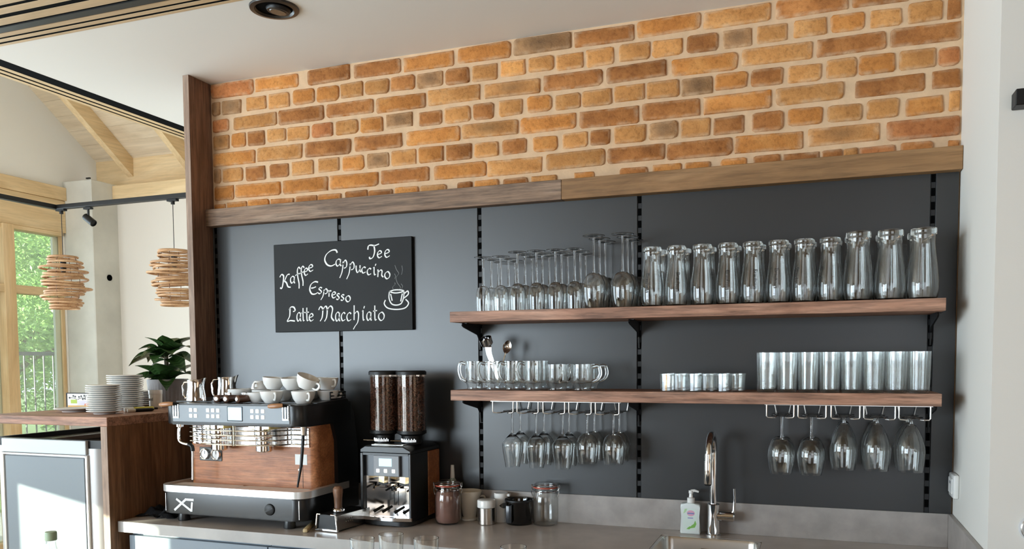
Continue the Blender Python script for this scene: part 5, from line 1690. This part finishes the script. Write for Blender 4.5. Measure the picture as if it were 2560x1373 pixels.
dg = bpy.context.evaluated_depsgraph_get()
tme = bpy.data.meshes.new_from_object(tob.evaluated_get(dg))
bpy.data.objects.remove(tob)
ink = plain('print_black', (0.012, 0.012, 0.012), 0.5)


def rad_at(z):
    pr_ = [(0.031, 0.0), (0.0335, 0.004), (0.0355, 0.03), (0.0362, 0.055), (0.0345, 0.080), (0.0308, 0.105), (0.0278, 0.130), (0.0270, 0.150)]
    for (a, za), (b_, zb) in zip(pr_, pr_[1:]):
        if za <= z <= zb:
            return a + (b_ - a) * (z - za) / (zb - za)
    return 0.0285


for v in tme.vertices:      # wrap the word round the glass, reading downwards
    z = 0.074 - v.co.x
    a = v.co.y / 0.033
    r = rad_at(z) + 0.0009
    v.co = (r * math.cos(a), r * math.sin(a), z)
tme.materials.append(ink)
PRINT_AZ = (-104, -72, -10, -84, -72, -100, -128, -138)
fronts = []
for i, x in enumerate(CX):
    for rj, y in enumerate((-0.200, -0.122)):
        lab = ('small glass carafe with printed lettering, front row, %s from the wine glasses' if rj == 0 else 'small glass carafe in the rear row, %s from the wine glasses') % ORD[i]
        c = put(cs, (x + (0.0 if rj == 0 else 0.006), y, UZ + 0.0002), (0, 0, 0), lab)
        if rj == 0:
            fronts.append((c, PRINT_AZ[i]))
for c, az in fronts:
    inst('printed_word', tme, c, (0, 0, 0), (0, 0, R(az)))
for i, x in enumerate((0.118, 0.205, 0.292)):
    for rj, y in enumerate((-0.195, -0.105)):
        put(cl, (x, y, UZ + 0.0002), (0, 0, rz()), 'large plain glass carafe, %s, %s' % (('next to the printed carafes', 'middle of three', 'at the shelf end')[i], ('front row', 'rear row')[rj]))

# lower shelf: mugs, shot glasses, tumblers
def mug(name, group, r, h, foot):
    t = thing(name, 'x', 'mug', (0, 0, 0), 0, group)
    prof = [(0, 0.0), (foot, 0.0), (foot + 0.003, 0.003), (foot + 0.002, 0.012), (r * 0.97, 0.026), (r, 0.034), (r, h), (r - 0.002, h), (r - 0.0025, 0.036), (r * 0.8, 0.026), (0, 0.022)]
    MB().lathe(prof, 32).build('cup', M['thinglass'], t, 50)
    MB().tube(spline([(r - 0.001, 0, h - 0.010), (r + 0.020, 0, h - 0.006), (r + 0.027, 0, h - 0.030), (r + 0.018, 0, 0.040), (r - 0.001, 0, 0.030)], 6), 0.0042, 8, flat=1.4).build('handle', M['solidglass'], t)
    return t


mt_ = mug('tall_glass_mug', 'tall glass mugs on the lower shelf', 0.0315, 0.100, 0.023)
ms_ = mug('wide_glass_mug', 'wide glass mugs on the lower shelf', 0.0385, 0.088, 0.027)
for ci, x in enumerate((-1.118, -1.048, -0.976, -0.902)):
    for rj, y in enumerate((-0.200, -0.120)):
        put(mt_, (x, y, LZ + 0.0002), (0, 0, R((180, 232, 236, 225)[ci]) if rj == 0 else R(200 + 20 * ci) if (ci, rj) != (0, 1) else R(215)), 'tall glass mug, %s, %s from the shelf end' % (('front row', 'rear row')[rj], ORD[ci]))
for ci, x in enumerate((-0.815, -0.728)):
    for rj, y in enumerate((-0.200, -0.116)):
        put(ms_, (x, y, LZ + 0.0002), (0, 0, R((-60 if ci == 0 else -8) + 4 * rj)), 'wide glass mug, %s, %s' % (('beside the tall mugs', 'with its handle towards the gap')[ci], ('front row', 'rear row')[rj]))


def spoon(label, base, top, tilt, s=1.0):
    t = thing('spoon', label, 'spoon', base)
    d = Vector(top) - Vector(base)
    L = d.length
    az = d.normalized()
    ax = (Vector((math.cos(tilt), math.sin(tilt), 0)))
    ax = (ax - az * ax.dot(az)).normalized()
    ay = az.cross(ax)
    q = Matrix((ax, ay, az)).transposed().to_4x4()
    MB().tube([(0, 0, 0), (0, 0.001, L * 0.5), (0, 0, L - 0.045 * s)], [0.0034, 0.0026, 0.003], 8).move(q).build('handle', M['chrome'], t)
    b2 = MB()
    n = 10
    rows = []
    for i in range(n + 1):
        u = i / n
        w_ = 0.0155 * s * math.sin(PI * (0.06 + 0.90 * u)) ** 0.7
        rows.append([b2.bm.verts.new((c * w_, 0.009 * s * (1 - c * c) * math.sin(PI * u), L - 0.047 * s + u * 0.047 * s)) for c in (-1, -0.7, -0.35, 0, 0.35, 0.7, 1)])
    for a, c in zip(rows, rows[1:]):
        for i in range(6):
            b2.bm.faces.new((a[i], a[i + 1], c[i + 1], c[i]))
    b2.move(q).build('spoon_bowl', M['chrome'], t, 80)
    return t


cs_ = thing('coffee_scoop', 'polished coffee scoop standing upright in a rear mug', 'scoop', (-1.056, -0.120, LZ + 0.024))
MB().prism([(-0.006, 0.0), (0.006, 0.0), (-0.028, 0.104), (-0.030, 0.132), (-0.054, 0.132), (-0.048, 0.102)], -0.0012, 0.0012, 'xz').build('handle', M['chrome'], cs_)
MB().lathe([(0.0, -0.010), (0.017, -0.010), (0.0195, -0.007), (0.0205, 0.014), (0.0192, 0.014), (0.0180, -0.006), (0.0, -0.0085)], 26).move(Matrix.Translation((-0.043, -0.012, 0.144)) @ Matrix.Rotation(R(28), 4, 'X') @ Matrix.Rotation(R(-8), 4, 'Y') @ Matrix.Scale(1.12, 4)).build('cup', M['chrome'], cs_)
spoon('single teaspoon leaning right out of a rear mug', (-1.058, -0.128, LZ + 0.024), (-1.026, -0.100, 1.562), R(30), 1.0)

sg = thing('shot_glass', 'x', 'glass', (0, 0, 0), 0, 'small faceted glasses on the lower shelf')
n = 12
mb = MB()
mb.lathe([(0, 0.0), (0.0165, 0.0), (0.0185, 0.002), (0.0208, 0.056), (0.0195, 0.056), (0.0172, 0.012), (0, 0.010)], 12)
mb.build('tumbler', M['thinglass'], sg, 10)
MB().lathe([(0.0185, 0.050), (0.0212, 0.051), (0.0212, 0.0565), (0.0195, 0.0565)], 24).build('rim', M['thinglass'], sg)
for ci, x in enumerate((-0.446, -0.402, -0.358, -0.314, -0.270, -0.226)):
    for rj, y in enumerate((-0.210, -0.164, -0.118)):
        put(sg, (x, y, LZ + 0.0002), (0, 0, R(15 * ((ci + rj) % 2))), 'short faceted glass, %s from the mugs, %s' % (ORD[ci], ROWN[rj]))
tu = thing('tumbler', 'x', 'glass', (0, 0, 0), 0, 'tall straight tumblers on the lower shelf')
MB().lathe([(0, 0.0), (0.0268, 0.0), (0.0278, 0.002), (0.0302, 0.122), (0.0290, 0.122), (0.0266, 0.010), (0, 0.009)], 32).build('tumbler', M['thinglass'], tu, 50)
for ci, x in enumerate((-0.138, -0.078, -0.017, 0.044, 0.105, 0.166, 0.227, 0.288)):
    for rj, y in enumerate((-0.205, -0.140, -0.075)):
        put(tu, (x, y, LZ + 0.0002), (0, 0, rz()), 'tall straight tumbler, %s from the short glasses, %s' % (ORD[ci], ROWN[rj]))

# ------------------------------------------------------------------ hanging glass racks
WZ = 1.353
def rack(label, chans):
    t = thing('glass_rack', label, 'glass rack', (0, 0, 0), 0, 'wire glass racks under the lower shelf')
    for (x0, x1) in chans:
        for s, x in ((1, x0), (-1, x1)):
            MB().tube([(x, -0.235, WZ), (x, -0.235, WZ - 0.036), (x + s * 0.003, -0.235, WZ - 0.040), (x + s * 0.016, -0.234, WZ - 0.041), (x + s * 0.024, -0.226, WZ - 0.041), (x + s * 0.025, -0.03, WZ - 0.041), (x + s * 0.020, -0.024, WZ - 0.040), (x + s * 0.012, -0.024, WZ)], 0.0023, 8).build('wire', M['satin'], t)
    x0, x1 = chans[0][0] - 0.006, chans[-1][1] + 0.006
    MB().box((x0, -0.239, WZ - 0.002), (x1, -0.229, WZ)).box((x0, -0.029, WZ - 0.002), (x1, -0.019, WZ)).build('mounting_strip', M['satin'], t)


CHL = [(-1.036, -0.961), (-0.947, -0.871), (-0.854, -0.778), (-0.764, -0.687), (-0.673, -0.594)]
CHR = [(-0.135, -0.056), (-0.044, 0.035), (0.049, 0.128), (0.139, 0.223), (0.233, 0.315)]
rack('wire glass rack under the lower shelf near the coffee side', CHL)
rack('wire glass rack under the lower shelf above the tap side', CHR)
ang = stemware('hanging_wine_glass', 'angular wine glasses hanging from the rack', 0.2, 0.033, 0.080, [(0.006, 0.0), (0.012, 0.006), (0.026, 0.020), (0.0365, 0.034), (0.0375, 0.042), (0.035, 0.065), (0.030, 0.095), (0.0255, 0.120)])
rnd = stemware('hanging_wine_glass', 'round wine glasses hanging from the rack', 0.175, 0.033, 0.074, [(0.006, 0.0), (0.018, 0.003), (0.029, 0.013), (0.0365, 0.032), (0.0385, 0.052), (0.036, 0.078), (0.0315, 0.103)])
rn2 = stemware('hanging_red_wine_glass', 'round bowls hanging above the tap', 0.185, 0.034, 0.074, [(0.006, 0.0), (0.020, 0.003), (0.032, 0.014), (0.040, 0.036), (0.0415, 0.058), (0.038, 0.085), (0.032, 0.112)])
tul = stemware('hanging_beer_tulip', 'beer tulips hanging at the shelf end', 0.165, 0.031, 0.022, [(0.0075, 0.0), (0.0125, 0.003), (0.022, 0.018), (0.033, 0.042), (0.0395, 0.068), (0.0408, 0.085), (0.0385, 0.115), (0.0340, 0.143)])
HZ = WZ - 0.0385
cells = [(c, ang if i < 3 else rnd, ('angular' if i < 3 else 'round') + ' wine glass hanging in the %s channel of the coffee side rack' % ORD[i]) for i, c in enumerate(CHL)]
cells += [(c, rn2 if i < 2 else tul, ('round wine glass' if i < 2 else 'beer tulip glass') + ' hanging in the %s channel of the tap side rack' % ORD[i]) for i, c in enumerate(CHR)]
for (c, pz, lab) in cells:
    for rj, y in enumerate((-0.139, -0.054)):
        put(pz, ((c[0] + c[1]) / 2 + random.uniform(-.002, .002), y, HZ + 0.0002), (PI, 0, rz()), lab + (', front' if rj == 0 else ', behind'))

# ================================================================== foreground: front counter, trolley, glasses, bottle
fcn = thing('front_counter', 'front service counter just below the lower edge of the picture', 'counter', (-0.6, -1.15, 0))
MB().box((-0.85, -0.22, 0.868), (1.2, 0.20, 0.905), 0.002, 1).build('counter_top', M['worktop'], fcn)
MB().box((-0.83, -0.20, 0.0), (1.18, 0.18, 0.868)).build('body', M['cabinet'], fcn)
lt = thing('latte_glass', 'x', 'glass', (0, 0, 0), 0, 'tall glasses on the front counter')
MB().lathe([(0, 0.0), (0.022, 0.0), (0.024, 0.003), (0.0255, 0.06), (0.0305, 0.15), (0.0290, 0.15), (0.0240, 0.06), (0.0215, 0.014), (0, 0.012)], 32).build('tumbler', M['solidglass'], lt, 50)
for (x, y, s_, lab) in ((-1.044, -1.1, 1.0, 'latte glass at the lower edge nearest the knock box'), (-0.963, -1.1, 1.11, 'tallest latte glass at the lower edge below the grinder'), (-0.868, -1.1, 1.09, 'latte glass at the lower edge below the cocoa jar'), (-0.645, -1.1, 1.06, 'latte glass barely rising over the lower edge below the empty jar')):
    put(lt, (x, y, 0.9052), (0, 0, rz()), lab, (1.0, 1.0, s_))
tb = thing('serving_trolley', 'low steel serving trolley below the cooler', 'trolley', (-2.08, -1.1, 0))
MB().box((-0.25, -0.2, 0.70), (0.25, 0.2, 0.72), 0.003, 1).build('tray', M['steel'], tb)
for x in (-0.23, 0.23):
    for y in (-0.18, 0.18):
        MB().tube([(x, y, 0.0), (x, y, 0.70)], 0.012, 10).build('leg', M['steel'], tb)
wb = thing('water_bottle', 'clear bottle with a pale green cap in front of the cooler', 'bottle', (-2.082, -1.1, 0.72))
MB().lathe([(0, 0), (0.032, 0), (0.035, 0.004), (0.035, 0.15), (0.030, 0.18), (0.020, 0.215), (0.0135, 0.245), (0.0135, 0.262), (0.012, 0.262), (0.012, 0.244), (0.033, 0.15), (0.033, 0.006), (0, 0.005)], 28).build('bottle', M['thinglass'], wb, 50)
MB().lathe([(0.0150, 0.257), (0.0162, 0.258), (0.0162, 0.279), (0.015, 0.282), (0, 0.282)], 24).build('cap', plain('cap_green', (0.35, 0.45, 0.30), 0.5), wb)
